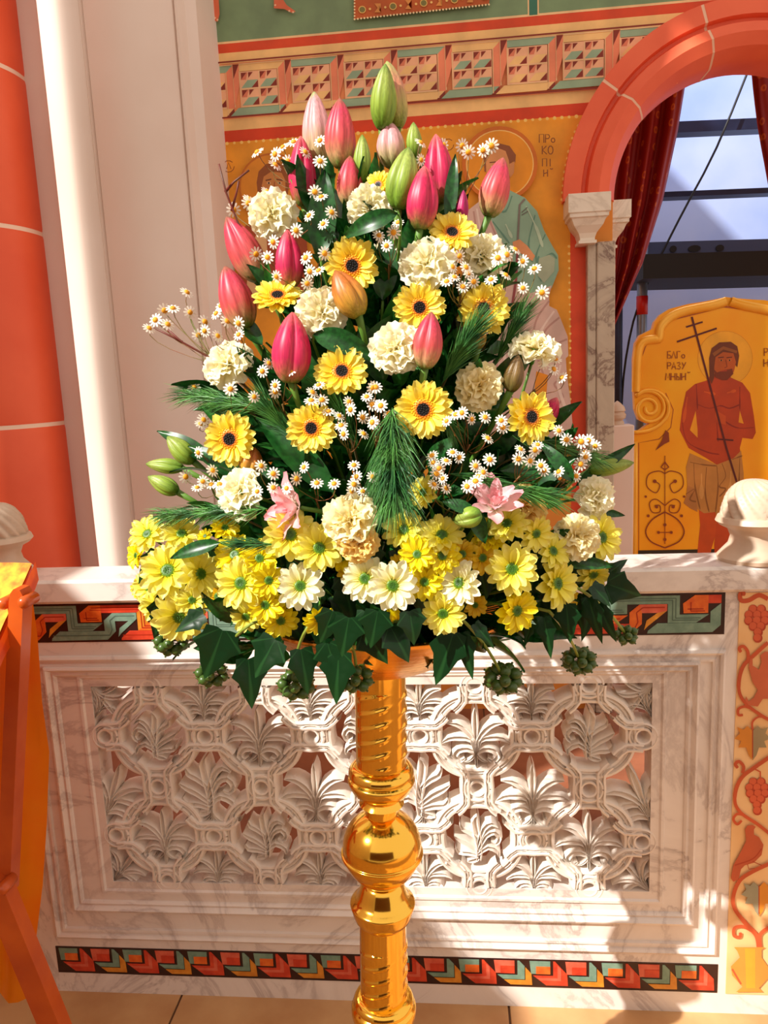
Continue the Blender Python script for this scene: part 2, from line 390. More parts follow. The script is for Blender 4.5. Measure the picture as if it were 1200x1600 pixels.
A.line([(357+9*cos(a*.55), 260+9*sin(a*.55)) for a in range(11)], 1.2, (150, 70, 20)); A.line([(354, 264), (357, 254), (361, 264)], 1.3, (150, 70, 20))
# saint on the right
A.circ(781, 256, 59, (214, 112, 26), 40); A.circ(781, 256, 53, (254, 206, 120), 40); A.circ(781, 256, 51.5, (242, 152, 26), 40)
PKR = (222, 186, 172); PKD = (196, 150, 138); PKL = (240, 214, 200)
A.poly([(794, 296), (820, 309), (839, 330), (850, 360), (863, 384), (872, 399), (873, 422), (862, 450), (835, 466), (790, 480), (752, 470), (748, 400), (750, 330), (768, 300)], (150, 186, 158))
A.poly([(756, 309), (732, 328), (728, 358), (722, 420), (728, 520), (722, 660), (760, 720), (880, 716), (896, 680), (892, 632), (886, 588), (884, 560), (888, 556), (887, 526), (876, 498), (870, 484), (858, 478), (858, 462), (862, 446), (830, 458), (806, 440), (800, 400), (780, 372), (766, 340)], PKR)
for P_ in ([(740, 330), (748, 370), (770, 410), (800, 440)], [(735, 350), (742, 400), (760, 440)], [(760, 330), (776, 370), (796, 398)], [(858, 470), (838, 500), (830, 540)], [(874, 496), (850, 520), (846, 560), (866, 556)], [(886, 530), (862, 540)], [(840, 560), (852, 600), (846, 640)], [(886, 590), (866, 600), (880, 620), (868, 640), (890, 650)], [(808, 470), (800, 540), (806, 600)], [(780, 470), (776, 560), (784, 640)]):
    A.line(P_, [3, 1.5], PKD, curve=True)
for P_ in ([(745, 326), (755, 372), (780, 412)], [(866, 486), (846, 516), (838, 548)], [(876, 570), (872, 600), (884, 640)], [(792, 470), (788, 540), (794, 620)]):
    A.line(P_, [3, 5, 2], PKL, curve=True)
A.poly([(838, 580), (856, 586), (852, 640), (832, 640)], (238, 148, 30))
for P_ in ([(800, 306), (790, 330), (775, 326)], [(836, 336), (826, 380), (832, 410)], [(852, 366), (838, 398), (842, 420)], [(848, 404), (862, 396), (870, 404)], [(846, 440), (838, 420), (842, 400)], [(770, 346), (796, 380)]):
    A.line(P_, [1.6, 3, 1.6], (104, 150, 128), curve=True)
A.poly([(842, 404), (858, 398), (867, 404), (866, 424), (850, 442), (840, 430)], (178, 190, 160))
for P_ in ([(822, 322), (838, 356), (848, 386)], [(790, 350), (800, 372)]): A.line(P_, [2, 5, 2], (190, 214, 184), curve=True)
A.poly([(757, 268), (756, 240), (764, 230), (780, 224), (796, 228), (806, 242), (805, 254), (800, 252), (798, 274)], (152, 84, 44))
A.poly([(760, 272), (759, 250), (766, 238), (780, 232), (790, 236), (795, 250), (797, 270), (794, 296), (786, 306), (768, 300), (761, 288)], (232, 156, 96))
A.poly([(796, 256), (804, 252), (803, 270), (797, 278)], (228, 150, 92))
for ex in (770, 786): A.circ(ex, 260, 3, (248, 214, 170), 10, 1.8); A.circ(ex, 260, 1.6, (90, 46, 20), 8); A.line([(ex-5, 254), (ex+5, 253)], 1.6, (120, 60, 30))
A.line([(777, 260), (775, 277), (780, 279)], 1.4, (180, 100, 50)); A.line([(770, 287), (784, 287)], 2.2, (190, 84, 50))
A.line([(810, 376), (806, 440), (800, 480)], 4, (150, 70, 70)); A.line([(820, 311), (812, 320), (809, 376)], 3.2, (130, 120, 110)); A.line([(824, 324), (815, 332)], 1.6, (110, 110, 100)); A.line([(825, 330), (815, 336)], 1.6, (110, 110, 100))
A.poly([(801, 378), (812, 374), (824, 384), (836, 400), (832, 408), (814, 396), (802, 390)], (234, 158, 104))
BR = (138, 70, 24)
word(A, ['P_', 'R', 'o'], 842, 210, 13, BR, 1.6, .7); word(A, ['K', 'O'], 846, 228, 13, BR, 1.6, .75); word(A, ['P_', 'I'], 847, 248, 12, BR); word(A, ['N', 'breve'], 849, 265, 11, BR)
A.line([(700+9*cos(a*.55), 226+9*sin(a*.55)) for a in range(11)], 1.2, BR)
A.build('fresco', wall)

# --- arch of red voussoirs round the opening
VOUS = mat('red_voussoir', (240, 106, 66), .55, c2=(230, 94, 56), scale=5, bump=.04)
MORT = mat('white_mortar', (236, 190, 160), .8)
def arc_piece(a0, a1, mt, nm, g=0):
    prof = [(.665, YW), (.665, YW-.05+g), (.60, YW-.055+g), (.594, YW-.03+g), (.582, YW-.03+g), (.574, YW-.055+g), (.535, YW-.075+g), (.495, YW-.055+g), (.47, YW-.005), (.462-g, YW+.02), (.462-g, YW+.14)]
    prof = [(r-(g*.0), y) for r, y in prof]; R_ = []
    n = max(2, int((a0-a1)/4)+1)
    for i in range(n+1):
        t = math.radians(a0+(a1-a0)*i/n); R_.append([Vector((AC+r*cos(t), y, AZ+r*sin(t))) for r, y in prof])
    q = MB(); q.rings(R_, closed=False); q.F.append(tuple(range(len(prof)))); q.I.append(0); q.F.append(tuple(reversed(range(n*len(prof), (n+1)*len(prof))))); q.I.append(0)
    o = q.build(nm, mt, wall); autosmooth(o, 35)
an = [180, 140.5, 104, 68, 34, 0]
for i in range(5): arc_piece(an[i]-.0, an[i+1]+(1.0 if i < 4 else 0), VOUS, 'voussoir')
for i in range(1, 5): arc_piece(an[i]+1.0, an[i], MORT, 'mortar_joint', .001)

# --- marble shafts and capitals under the left springing
def capital(x0, x1, y0, y1, zt, nm='capital'):
    q = MB(); h = .172
    prof = [(0, 0), (0, -.066), (-.006, -.07), (-.006, -.082), (-.014, -.086), (-.024, -.11), (-.044, -.135), (-.05, -.152), (-.05, -.16), (-.044, -.162), (-.044, -h)]
    R_ = []
    for e, dz in prof[::-1]:
        R_.append([Vector((x0-e, y0-e, zt+dz)), Vector((x1+e, y0-e, zt+dz)), Vector((x1+e, y1, zt+dz)), Vector((x0-e, y1, zt+dz))])
    q.rings(R_, 0, True, True); o = q.build(nm, GREYM, wall); return o
capital(.437, .592, 3.06, 3.2, 2.092); capital(.555, .70, 3.22, 3.36, 2.092)
capital(AC+.43, AC+.6, 3.06, 3.2, 2.092)
q = MB(); q.box((.522, 3.155, 0), (.556, 3.2, 1.93), bev=.003); q.build('shaft', VEINED, wall)
q = MB(); q.box((.557, 3.15, 0), (.627, 3.32, 1.93), bev=.004); q.build('jamb_shaft', VEINED, wall)
q = MB(); q.box((AC+.44, 3.15, 0), (AC+.55, 3.44, 1.93), bev=.004); q.build('jamb_shaft', VEINED, wall)

# --- pale pier with curved mouldings, and the red column beside it
PIER = mat('pale_limewash', (236, 218, 206), .7, c2=(228, 208, 194), scale=2, bump=.02)
prof = [(-2.2, 3.0), (-1.56, 3.0), (-1.485, 2.985), (-1.475, 2.94), (-1.455, 2.905)]
prof += [(-1.455+.155*i/8, 2.905-.03*sin(PI*i/8)) for i in range(1, 9)]
prof += [(-1.296, 2.90), (-1.288, 2.912), (-1.282, 2.90)]
prof += [(-1.28+.325*i/10, 2.895-.05*sin(PI*i/10)) for i in range(1, 11)]
prof += [(-.952, 2.905), (-.945, 2.892), (-.935, 2.892), (-.928, 2.905), (-.92, 2.93), (-.885, 2.95), (-.885, 3.2)]
q = MB(); q.rings([[Vector((x, y, z)) for x, y in prof] for z in (0, 1.2, 2.4, 3.7)], closed=False)
q.F = [f[::-1] for f in q.F]
pier = struct(autosmooth(q.build('pier', PIER), 30))
REDC = mat('red_plaster_column', (240, 100, 58), .5, c2=(230, 88, 48), scale=3, bump=.05)
col = struct(empty('column', (-1.90, 2.96, 0)))
zz = [0, .55, 1.331, 2.06, 2.62, 3.7]
for i in range(5):
    q = MB(); q.lathe([(.32, zz[i]+(.008 if i else 0)), (.322, zz[i]+.02), (.322, zz[i+1]-.02), (.32, zz[i+1]-.008)], n=64)
    autosmooth(q.build('drum', REDC, col), 30)
    if i: q = MB(); q.lathe([(.3195, zz[i]-.008), (.3195, zz[i]+.008)], n=64); autosmooth(q.build('joint_ring', mat('joint_plaster', (244, 214, 190), .8), col), 30)
struct(pier)

# --- unseen left wall added to shape the sunlight; openings sized for the lit patches
def wall_with_holes(name, x, y0, y1, z1, holes):
    q = MB(); ys = sorted({y0, y1, *[h[0] for h in holes], *[h[1] for h in holes]}); zs = sorted({0, z1, *[h[2] for h in holes], *[h[3] for h in holes]})
    for i in range(len(ys)-1):
        for j in range(len(zs)-1):
            cy, cz = (ys[i]+ys[i+1])/2, (zs[j]+zs[j+1])/2
            if any(h[0] < cy < h[1] and h[2] < cz < h[3] for h in holes): continue
            q.box((x-.02, ys[i], zs[j]), (x, ys[i+1], zs[j+1]))
    return q.build(name, CREAMW)
HOLES = [(-2.7, -.06, 3.32, 6.8), (1.49, 2.3, 1.9, 5.5)]
struct(wall_with_holes('sun_mask_wall_left', -3.0, -4, 3.2, 7.4, HOLES))
q = MB(); WOODD = mat('dark_walnut', (84, 48, 26), .5)
q.box((-3.0, -4.2, 0), (4, -4.1, 2.2), bev=.01); struct(q.build('reflection_wall_front', WOODD))  # unseen low wall added to give the brass something dark to reflect

# --- chancel behind the arch
BLUE_LIT = mat('wall_with_blue_light_tint', (164, 180, 222), .8, c2=(136, 158, 216), scale=1.5)  # blue light on the chancel wall is put into its base colour
q = MB(); q.box((-.2, 5.4, 0), (4.4, 5.5, 4.2)); struct(q.build('wall_chancel', BLUE_LIT))
sc = tag(empty('scaffold', at(1005, 600, 4.6)*1), 'dark scaffold of tubes and planks behind the arch opening', 'scaffold')
o0 = Vector(sc.location); o0.z = 0; sc.location = o0
STEEL = mat('dark_blue_steel', (26, 34, 60), .4, .3, c2=(40, 50, 84), scale=6); BLK = mat('black_board', (10, 10, 14), .6)
REDP = mat('red_band', (190, 16, 16), .4); GALV = mat('galvanised_tube', (120, 130, 150), .35, .6)
Lx, Rx = -.1, 1.6
def bar(p0, p1, h, m, nm, d=.05, Y=4.6):
    a, c = at(*p0, Y)-o0, at(*p1, Y)-o0; q = MB()
    q.rings([[Vector((v.x, y, v.z+s)) for y, s in ((-d, -h), (d, -h), (d, h), (-d, h))] for v in (a, c)], 0, True, True); q.F = [f[::-1] for f in q.F]
    return q.build(nm, m, sc)
bar((940, 208), (1260, 194), .028, STEEL, 'ledger'); bar((940, 311), (1260, 298), .014, STEEL, 'ledger')
dk = bar((1000, 391), (1260, 384), .034, mat('grey_deck_edge', (70, 84, 120), .5, .3), 'deck_edge'); bar((985, 428), (1280, 420), .062, BLK, 'deck_board', .3)
for px, wd in ((1052, 5), (1085, 9), (1125, 6)):
    c = at(px, 389-(px-1050)*.02, 4.545)-o0; q = MB(); q.rings([[c+Vector((cos(t*PI/6)*wd*.0038, dy, sin(t*PI/6)*.018)) for t in range(12)] for dy in (0, .004)], 0, True, True); q.build('deck_hole', BLK, dk)
for px in (1007, 968):
    a = at(px-2, 330, 4.5)-o0; q = MB(); q.tube([(a.x, -.1, 0), (a.x, -.1, 3.0)], .028, 12); pl = q.build('pole', STEEL if px < 1000 else GALV, sc, True)
    if px > 1000: q = MB(); c = at(px, 477, 4.5)-o0; q.tube([(a.x, -.1, c.z-.05), (a.x, -.1, c.z+.05)], .031, 12); q.build('red_band', REDP, pl, True)
q = MB(); q.tube(smoothpath([at(x, y, 4.5)-o0 for x, y in ((1185, 70), (1120, 230), (1060, 345), (1000, 470), (978, 560), (971, 640), (970, 700))]), .006, 6)
q.build('cable', BLK, sc, True)

# curtains
CUR = mat('crimson_brocade', (150, 18, 12), .6, c2=(120, 12, 8), scale=12)
N, L = CUR.node_tree.nodes, CUR.node_tree.links
B = N['Principled BSDF']; tc = N.new('ShaderNodeTexCoord'); vo = N.new('ShaderNodeTexVoronoi'); vo.inputs['Scale'].default_value = 16; vo.inputs['Randomness'].default_value = .4
L.new(tc.outputs['Object'], vo.inputs['Vector']); rr = N.new('ShaderNodeValToRGB'); e = rr.color_ramp.elements
e[0].position = .2; e[0].color = lin((196, 90, 20)); e[1].position = .27; e[1].color = lin((140, 12, 8)); q_ = e.new(.1); q_.color = lin((150, 24, 10))
L.new(vo.outputs['Distance'], rr.inputs['Fac']); L.new(rr.outputs['Color'], B.inputs['Base Color'])
def curtain(name, L_, R_, Y, folds, m, label, amp=.035):
    q = MB(); rows = []; nr, nc = 24, 60
    def interp(P, t):
        k = t*(len(P)-1); i = min(int(k), len(P)-2); f = k-i; return (P[i][0]*(1-f)+P[i+1][0]*f, P[i][1]*(1-f)+P[i+1][1]*f)
    for i in range(nr+1):
        t = i/nr; a, c = at(*interp(L_, t), Y), at(*interp(R_, t), Y)
        rows.append([a.lerp(c, j/nc)+Vector((0, amp*sin(folds*2*PI*j/nc+.6*sin(3*t))+amp*.4*sin(folds*4.3*PI*j/nc+1), 0)) for j in range(nc+1)])
    q.rings(rows, closed=False); q.F = [f[::-1] for f in q.F]; o = q.build(name, m, None, True); tag(o, label, 'curtain')
    md = o.modifiers.new('thickness', 'SOLIDIFY'); md.thickness = .006
    return o
curtain('curtain', [(935, 90), (930, 220), (926, 330), (925, 430), (930, 520)], [(1082, 90), (1064, 200), (1040, 310), (1008, 410), (956, 520)], 3.62, 4.2, CUR, 'crimson curtain with gold pattern swept down the left of the arch')
curtain('curtain', [(1174, 60), (1182, 130), (1190, 190), (1198, 240), (1206, 290)], [(1300, 60), (1300, 130), (1300, 190), (1300, 240), (1300, 290)], 3.62, 4, CUR, 'crimson curtain at the right edge, inside the arch')

# small post with finial in the arch
FINM = mat('pale_marble_finial', (212, 190, 168), .4, c2=(200, 174, 150), scale=12)
pz = at(970, 664, 3.5); t_ = tag(empty('low_post', (pz.x, 3.52, 0)), 'low pale marble post with small pointed finial left of the gold icon', 'post')
q = MB(); q.box((-.05, -.05, 0), (.052, .05, pz.z), bev=.004); q.build('shaft', PIER, t_)
q = MB(); q.lathe([(.03, 0), (.03, .012), (.024, .02), (.036, .03), (.038, .045), (.03, .056), (.036, .062), (.03, .08), (.012, .098), (.002, .106)], (-.012, 0, pz.z), 24); autosmooth(q.build('finial', FINM, t_), 40)

# --- gold icon on a shaped board
YI = 3.62
GI = mat('gilded_board', (255, 186, 34), .32, .2, c2=(252, 160, 10), scale=3, bump=.02)
GIB = mat('gilded_rim', (252, 192, 70), .3, .25, c2=(246, 172, 40), scale=6)
cx = 1136
left = [(985, 920), (989, 680), (998, 674), (1012, 664), (1024, 656), (1010, 662), (998, 656), (992, 640), (990, 600), (990, 560), (993, 536), (1000, 524), (1012, 518), (1020, 514), (1023, 503), (1032, 492), (1048, 482), (1075, 475), (1100, 471), (1120, 467), (1134, 464)]
Lw = [at(x, y, YI) for x, y in left]; cxw = Lw[-1].x
outl = [(v.x, v.z) for v in Lw]+[(2*cxw-v.x, v.z) for v in reversed(Lw[:-1])]
ic = tag(empty('icon_panel', (cxw, YI, 0)), 'tall gilded icon of a bare-chested man in a white loincloth holding a thin cross', 'icon')
def loc(P): return [(x-cxw, z) for x, z in P]
q = MB(); q.prism(loc(outl), 0, .04); q.build('board', GI, ic)
def inset_line(P, d):
    o = []
    for i, p in enumerate(P):
        a, c = P[max(i-1, 0)], P[min(i+1, len(P)-1)]; t = Vector((c[0]-a[0], c[1]-a[1])); t.normalize(); o.append((p[0]+t.y*d, p[1]-t.x*d))
    return o
rim_px = [(997, 920), (998, 690), (1024, 686), (1040, 672), (1048, 655)]
def ztube(P, r, nm, m=GIB, par=ic, Y=YI):
    q = MB(); q.tube(smoothpath([Vector((v.x-cxw, v.y-Y, v.z)) for v in [at(x, y, Y-.004) for x, y in P]]), r, 8); return q.build(nm, m, par, True)
def mirror(P): return [(2*cx-x+3, y) for x, y in P]
top = [(994, 612), (996, 560), (1000, 540), (1010, 532), (1024, 530), (1030, 528), (1032, 512), (1044, 498), (1064, 488), (1090, 482), (1115, 477), (1134, 471)]
def band(P0, w_, nm):
    q = MB(); C_ = smoothpath([Vector((v.x-cxw, 0, v.z)) for v in [at(x, y, YI) for x, y in P0]]); R_ = []
    for i, p in enumerate(C_):
        t = (C_[min(i+1, len(C_)-1)]-C_[max(i-1, 0)]).normalized(); n = Vector((t.z, 0, -t.x))
        R_.append([p+n*w_*a+Vector((0, b_, 0)) for a, b_ in ((-1, 0), (-1, -.01), (-.3, -.016), (.3, -.016), (1, -.006), (1, 0))])
    q.rings(R_, closed=False); q.F = [f[::-1] for f in q.F]; return q.build(nm, GIB, ic, True)
band(top, .020, 'rim'); band(mirror(top)[::-1], .020, 'rim')
sp = [(1014+(4+24*(1-i/30))*cos(-2.4+i*.42), 638+(4+24*(1-i/30))*sin(-2.4+i*.42)) for i in range(30)]
ztube(sp[::-1], .009, 'scroll')
sp2 = [(989, 676), (1012, 673), (1030, 664), (1043, 648), (1043, 628), (1028, 612), (1008, 610), (994, 618)]
ztube(sp2, .010, 'scroll')
sd = [(991, 920), (994, 690)]; ztube(sd, .009, 'rim')
A = Art(YI); A.rough = .4
IR = (196, 66, 8); ID = (150, 36, 4)
A.circ(1133, 560, 43, (226, 140, 10), 40); A.circ(1133, 560, 42.3, (255, 184, 40), 40)
BRN = (150, 64, 14)
A.line([(1015, 920), (998, 920), (998, 692), (1030, 686), (1048, 668), (1052, 640), (1040, 614)], 1.5, (190, 96, 10))
A.line([(1000, 604), (1002, 560), (1010, 538), (1030, 534), (1034, 514), (1050, 500), (1090, 490), (1131, 479)], [1.8, 2.6], (190, 96, 10)); A.line([(1131, 479), (1170, 484), (1230, 496)], 3, (190, 96, 10))
# ground, body
A.poly([(997, 860), (1230, 856), (1230, 920), (997, 922)], (46, 34, 10))
for px in (1016, 1060, 1145): A.circ(px, 868, 4, (104, 86, 20), 8)
A.poly([(1086, 920), (1090, 860), (1094, 820), (1092, 796), (1118, 800), (1120, 830), (1112, 856), (1104, 900), (1104, 920)], (212, 80, 10))
A.poly([(1118, 920), (1116, 850), (1120, 812), (1120, 800), (1144, 796), (1142, 830), (1134, 862), (1128, 920)], (204, 72, 8))
A.poly([(1062, 672), (1066, 640), (1072, 612), (1086, 600), (1106, 594), (1112, 580), (1140, 578), (1142, 590), (1160, 598), (1172, 614), (1178, 650), (1181, 676), (1176, 686), (1160, 684), (1156, 700), (1158, 716), (1120, 726), (1104, 716), (1076, 700)], IR)
A.poly([(1087, 642), (1090, 672), (1090, 684), (1078, 672)], (252, 168, 20)); A.poly([(1156, 642), (1162, 662), (1154, 660)], (252, 168, 20))
for P_ in ([(1090, 632), (1108, 638), (1126, 634), (1140, 638), (1156, 632)], [(1066, 660), (1074, 690), (1104, 706), (1124, 710)], [(1178, 668), (1150, 668), (1124, 652)], [(1120, 660), (1122, 690)], [(1088, 600), (1090, 640)], [(1156, 604), (1156, 640)]): A.line(P_, [1, 2.2, 1], ID, curve=True)
for P_ in ([(1074, 620), (1068, 660)], [(1100, 612), (1118, 616)], [(1136, 614), (1150, 610)]): A.line(P_, [2, 5, 2], (222, 92, 20), curve=True)
A.poly([(1118, 640), (1124, 644), (1134, 650), (1134, 664), (1122, 660), (1117, 650)], (214, 84, 16))
# loincloth
CL = (206, 140, 62); CLD = (150, 92, 30)
A.poly([(1078, 708), (1096, 716), (1120, 726), (1146, 716), (1158, 704), (1162, 740), (1162, 784), (1140, 804), (1120, 808), (1118, 800), (1100, 802), (1088, 794), (1084, 770), (1074, 760), (1072, 730)], CL)
A.poly([(1074, 758), (1086, 764), (1090, 800), (1078, 794), (1068, 786), (1072, 776)], (196, 128, 60))
for P_ in ([(1078, 722), (1098, 726), (1120, 728)], [(1084, 724), (1086, 760), (1094, 796)], [(1120, 728), (1122, 760), (1118, 800)], [(1128, 724), (1134, 744), (1124, 760), (1134, 764), (1124, 776)], [(1156, 716), (1154, 770)], [(1104, 730), (1102, 770), (1108, 800)], [(1072, 772), (1086, 764), (1078, 780), (1088, 784)], [(1144, 718), (1160, 712)]): A.line(P_, [1, 2.4, 1], CLD, curve=True)
for P_ in ([(1096, 740), (1096, 780)], [(1142, 736), (1140, 780)]): A.line(P_, [2, 7, 2], (224, 162, 84), curve=True)
# head
A.poly([(1109, 594), (1108, 560), (1112, 544), (1124, 535), (1142, 534), (1152, 541), (1155, 556), (1152, 574), (1146, 566), (1120, 570), (1116, 590), (1112, 600)], (118, 52, 12))
A.poly([(1116, 574), (1118, 558), (1130, 550), (1146, 552), (1150, 566), (1147, 580), (1138, 592), (1124, 592), (1116, 584)], (196, 92, 20))
A.poly([(1115, 576), (1120, 582), (1132, 578), (1144, 576), (1146, 584), (1136, 594), (1128, 594), (1118, 590)], (130, 50, 10)); A.line([(1126, 580), (1136, 579)], 1.6, (186, 60, 20))
for ex in (1127, 1140): A.circ(ex, 563, 2.8, (214, 130, 60), 8, 1.5); A.circ(ex, 563, 1.4, (60, 20, 5), 8); A.line([(ex-5, 559), (ex+4, 558)], 1.4, (96, 36, 8))
A.line([(1134, 562), (1136, 573), (1132, 575)], 1.3, (140, 56, 12))
A.poly([(1113, 552), (1130, 541), (1152, 548), (1151, 552), (1130, 546), (1116, 557)], (160, 90, 30))
# long thin cross
DR = (96, 14, 6)
A.line([(1081, 495), (1098, 560), (1117, 632), (1135, 700), (1157, 772)], 3.2, DR); A.line([(1058, 534), (1120, 513)], 2.8, DR); A.line([(1072, 511), (1098, 503)], 2.6, DR); A.line([(1120, 686), (1146, 688)], 2.4, DR)
word(A, ['B', 'L', 'G', 'o'], 1042, 549, 11, BRN, 1.3, .68); word(A, ['R', 'A', 'Z', 'U'], 1042, 566, 11, BRN, 1.3, .7); word(A, ['M', 'H', 'Y', 'N', 'breve'], 1040, 583, 11, BRN, 1.3, .75)
word(A, ['R', 'A', 'Z'], 1193, 544, 12, BRN, 1.4, .7); word(A, ['N', 'H'], 1193, 561, 12, BRN, 1.4, .75)
# bird and scroll ornament
for s in (0, 1):
    def mm(P): return [((2*cx-x+1) if s else x, y) for x, y in P]
    A.poly(mm([(1024, 704), (1034, 688), (1040, 672), (1045, 676), (1046, 690), (1038, 694)]), BRN)
    A.line(mm([(1039, 712), (1039, 850)]), 1.2, BRN)
    for k in (-1, 1):
        X = lambda d: 1039+k*d
        A.line(mm([(X(0), 740), (X(10), 736), (X(26), 742), (X(28), 760), (X(14), 770), (X(8), 758), (X(16), 752)]), 1.5, BRN, curve=True)
        A.line(mm([(X(0), 790), (X(14), 780), (X(24), 786), (X(20), 800), (X(8), 800), (X(8), 790), (X(16), 790)]), 1.5, BRN, curve=True)
        A.line(mm([(X(0), 800), (X(20), 812), (X(30), 830), (X(22), 846), (X(0), 856)]), 2, BRN, curve=True)
        A.line(mm([(X(0), 722), (X(6), 730), (X(0), 734)]), 2, BRN); A.circ(*mm([(X(26), 806)])[0], 2.4, BRN, 8); A.circ(*mm([(X(16), 752)])[0], 3, BRN, 8); A.circ(*mm([(X(13), 792)])[0], 2.6, BRN, 8)
        A.circ(*mm([(X(10), 832)])[0], 2.4, BRN, 8); A.circ(*mm([(X(30), 776)])[0], 2, BRN, 8)
    A.line(mm([(1029, 832), (1049, 832)]), 1.2, BRN); A.circ(*mm([(1039, 820)])[0], 2.6, BRN, 8); A.circ(*mm([(1039, 843)])[0], 2.6, BRN, 8)
for v in range(len(A.V)): A.V[v] = A.V[v]-Vector((cxw, YI, 0))
A.build('painting', ic)

# ================================================================ BALUSTRADE
bal = tag(empty('marble_balustrade', (-.24, 1.6, 0)), 'carved openwork white marble balustrade with mosaic bands behind the flower stand', 'balustrade')
BO = Vector((-.24, 1.6, 0)); BM = Matrix.Translation(-BO); YF = 1.577
def bb(name, q, m, parent=None, smooth=False, **kw):
    return q.build(name, m, parent or bal, smooth, BM if not parent else None, **kw)
HX0, HX1, HZ0, HZ1 = -.842, .396, .302, .792
q = MB(); q.box((-1.5, YF, .0), (HX0, YF+.06, .99)); q.box((HX1, YF, 0), (.9, YF+.06, .99)); q.box((HX0, YF, HZ1), (HX1, YF+.06, .99)); q.box((HX0, YF, 0), (HX1, YF+.06, HZ0)); slab = bb('slab', q, WHITE_MARBLE)
q = MB(); q.box((-1.5, YF-.02, .992), (.95, YF+.115, 1.045), bev=.006); bb('cap', q, WHITE_MARBLE)
def moulding(x0, z0, x1, z1, prof, nm):
    q = MB(); R_ = []
    for d, p in prof: R_.append([Vector((x0+d, YF-p, z0+d)), Vector((x1-d, YF-p, z0+d)), Vector((x1-d, YF-p, z1-d)), Vector((x0+d, YF-p, z1-d))])
    q.rings(R_); o = bb(nm, q, WHITE_MARBLE); autosmooth(o, 20)
moulding(-1.0, .152, .542, .866, [(0, 0), (.001, .008), (.006, .011), (.011, .008), (.013, .003), (.018, .003), (.021, .007), (.026, .006), (.028, 0)], 'frame_moulding')
moulding(-.945, .228, .49, .842, [(0, 0), (.001, .012), (.006, .014), (.010, .009), (.014, .004), (.020, .007), (.024, .004), (.026, 0)], 'frame_moulding')
moulding(HX0-.03, HZ0-.03, HX1+.03, HZ1+.03, [(0, 0), (.002, .004), (.008, .004), (.012, 0)], 'frame_moulding')
# openwork
def strip(q, P, W_, base=.035, hh=.0, grooves=1, kx=1):
    """carved band following P [(x,z)], half-widths W_, with a sunk groove; front at YF-ish"""
    C_ = smoothpath([Vector((x, 0, z)) for x, z in P], kx) if kx > 1 else [Vector((x, 0, z)) for x, z in P]; n = len(C_); R_ = []
    for i, p in enumerate(C_):
        t = (C_[min(i+1, n-1)]-C_[max(i-1, 0)]).normalized(); nn = Vector((t.z, 0, -t.x))
        f = i/(n-1)*(len(W_)-1); k = min(int(f), len(W_)-2); wd = W_[k]*(1-f+k)+W_[k+1]*(f-k)
        pr = [(-1, YF+.05), (-1, YF+.012), (-.75, YF+.002-hh), (-.42, YF+.001-hh), (-.27, YF+.010-hh), (0, YF+.003-hh), (.27, YF+.010-hh), (.42, YF+.001-hh), (.75, YF+.002-hh), (1, YF+.012), (1, YF+.05)] if grooves else [(-1, YF+.05), (-1, YF+.014), (-.62, YF+.003-hh), (-.10, YF+.015-hh), (.10, YF+.015-hh), (.62, YF+.003-hh), (1, YF+.014), (1, YF+.05)]
        R_.append([p+nn*a*wd+Vector((0, y, 0)) for a, y in pr])
    q.rings(R_, closed=False)
def palmette(q, x, z, ang, s, lob=5, curl=True):
    """fan of leaf lobes rising from (x,z) in direction ang, size s"""
    def pt(l, a): return (x+l*s*cos(ang+a), z+l*s*sin(ang+a))
    hw = (lob-1)/2
    for i in range(lob):
        k = i-hw; a = k*.42; sg = (k > 0)-(k < 0)
        l = 1-.10*abs(k)**1.3
        P_ = [pt(-.04, 0), pt(.3, a*.35), pt(.62*l, a*.85), pt(.85*l, a*1.15+sg*.05), pt(l, a*1.3+sg*.16)]
        strip(q, P_, [.036*s, .05*s, .080*s, .064*s, .009*s], grooves=0, kx=2, hh=.001*(i % 2))
    if curl:
        for sg in (-1, 1):
            P_ = [pt(.02, 0), pt(.2, sg*1.0), pt(.36, sg*1.35), pt(.44, sg*1.7), pt(.36, sg*2.0), pt(.24, sg*1.9)]
            strip(q, P_, [.05*s, .075*s, .085*s, .085*s, .06*s, .02*s], grooves=0, kx=2)
def acanthus(q, x, z, s, sg=1):
    """leaf that rises and curls over to one side"""
    M_ = [(0, -.5), (.02*sg, -.2), (-.02*sg, .1), (-.06*sg, .38), (-.01*sg, .52)]
    strip(q, [(x+a*s, z+c*s) for a, c in M_], [.07*s, .08*s, .10*s, .09*s, .01*s], grooves=0, kx=2)
    for P_ in ([(0, -.25), (.16, .05), (.34, .14), (.44, .0), (.36, -.12), (.26, -.06)], [(0, -.1), (.12, .22), (.28, .34), (.42, .26)], [(0, -.35), (.2, -.2), (.4, -.3), (.42, -.42)], [(0, -.3), (-.2, -.14), (-.38, -.04), (-.5, .06)], [(0, -.4), (-.2, -.34), (-.4, -.32), (-.46, -.2)], [(-.02, 0), (-.18, .14), (-.32, .22), (-.36, .34)], [(0, -.45), (-.1, -.5), (-.24, -.52)]):
        strip(q, [(x+a*s*sg, z+c*s) for a, c in P_], [.04*s, .065*s, .072*s, .055*s, .012*s], grooves=0, kx=2)
DX, DZ = .2435, .2475
XC = [-.7085+DX*i for i in range(5)]; ZC = [.670, .4225]
def ringpts(x, z, r, lob=8, amp=.045, n=64, ph=0):
    return [(x+r*(1+amp*cos(lob*t+ph))*cos(t), z+r*(1+amp*cos(lob*t+ph))*sin(t)) for t in [2*PI*i/n for i in range(n+1)]]
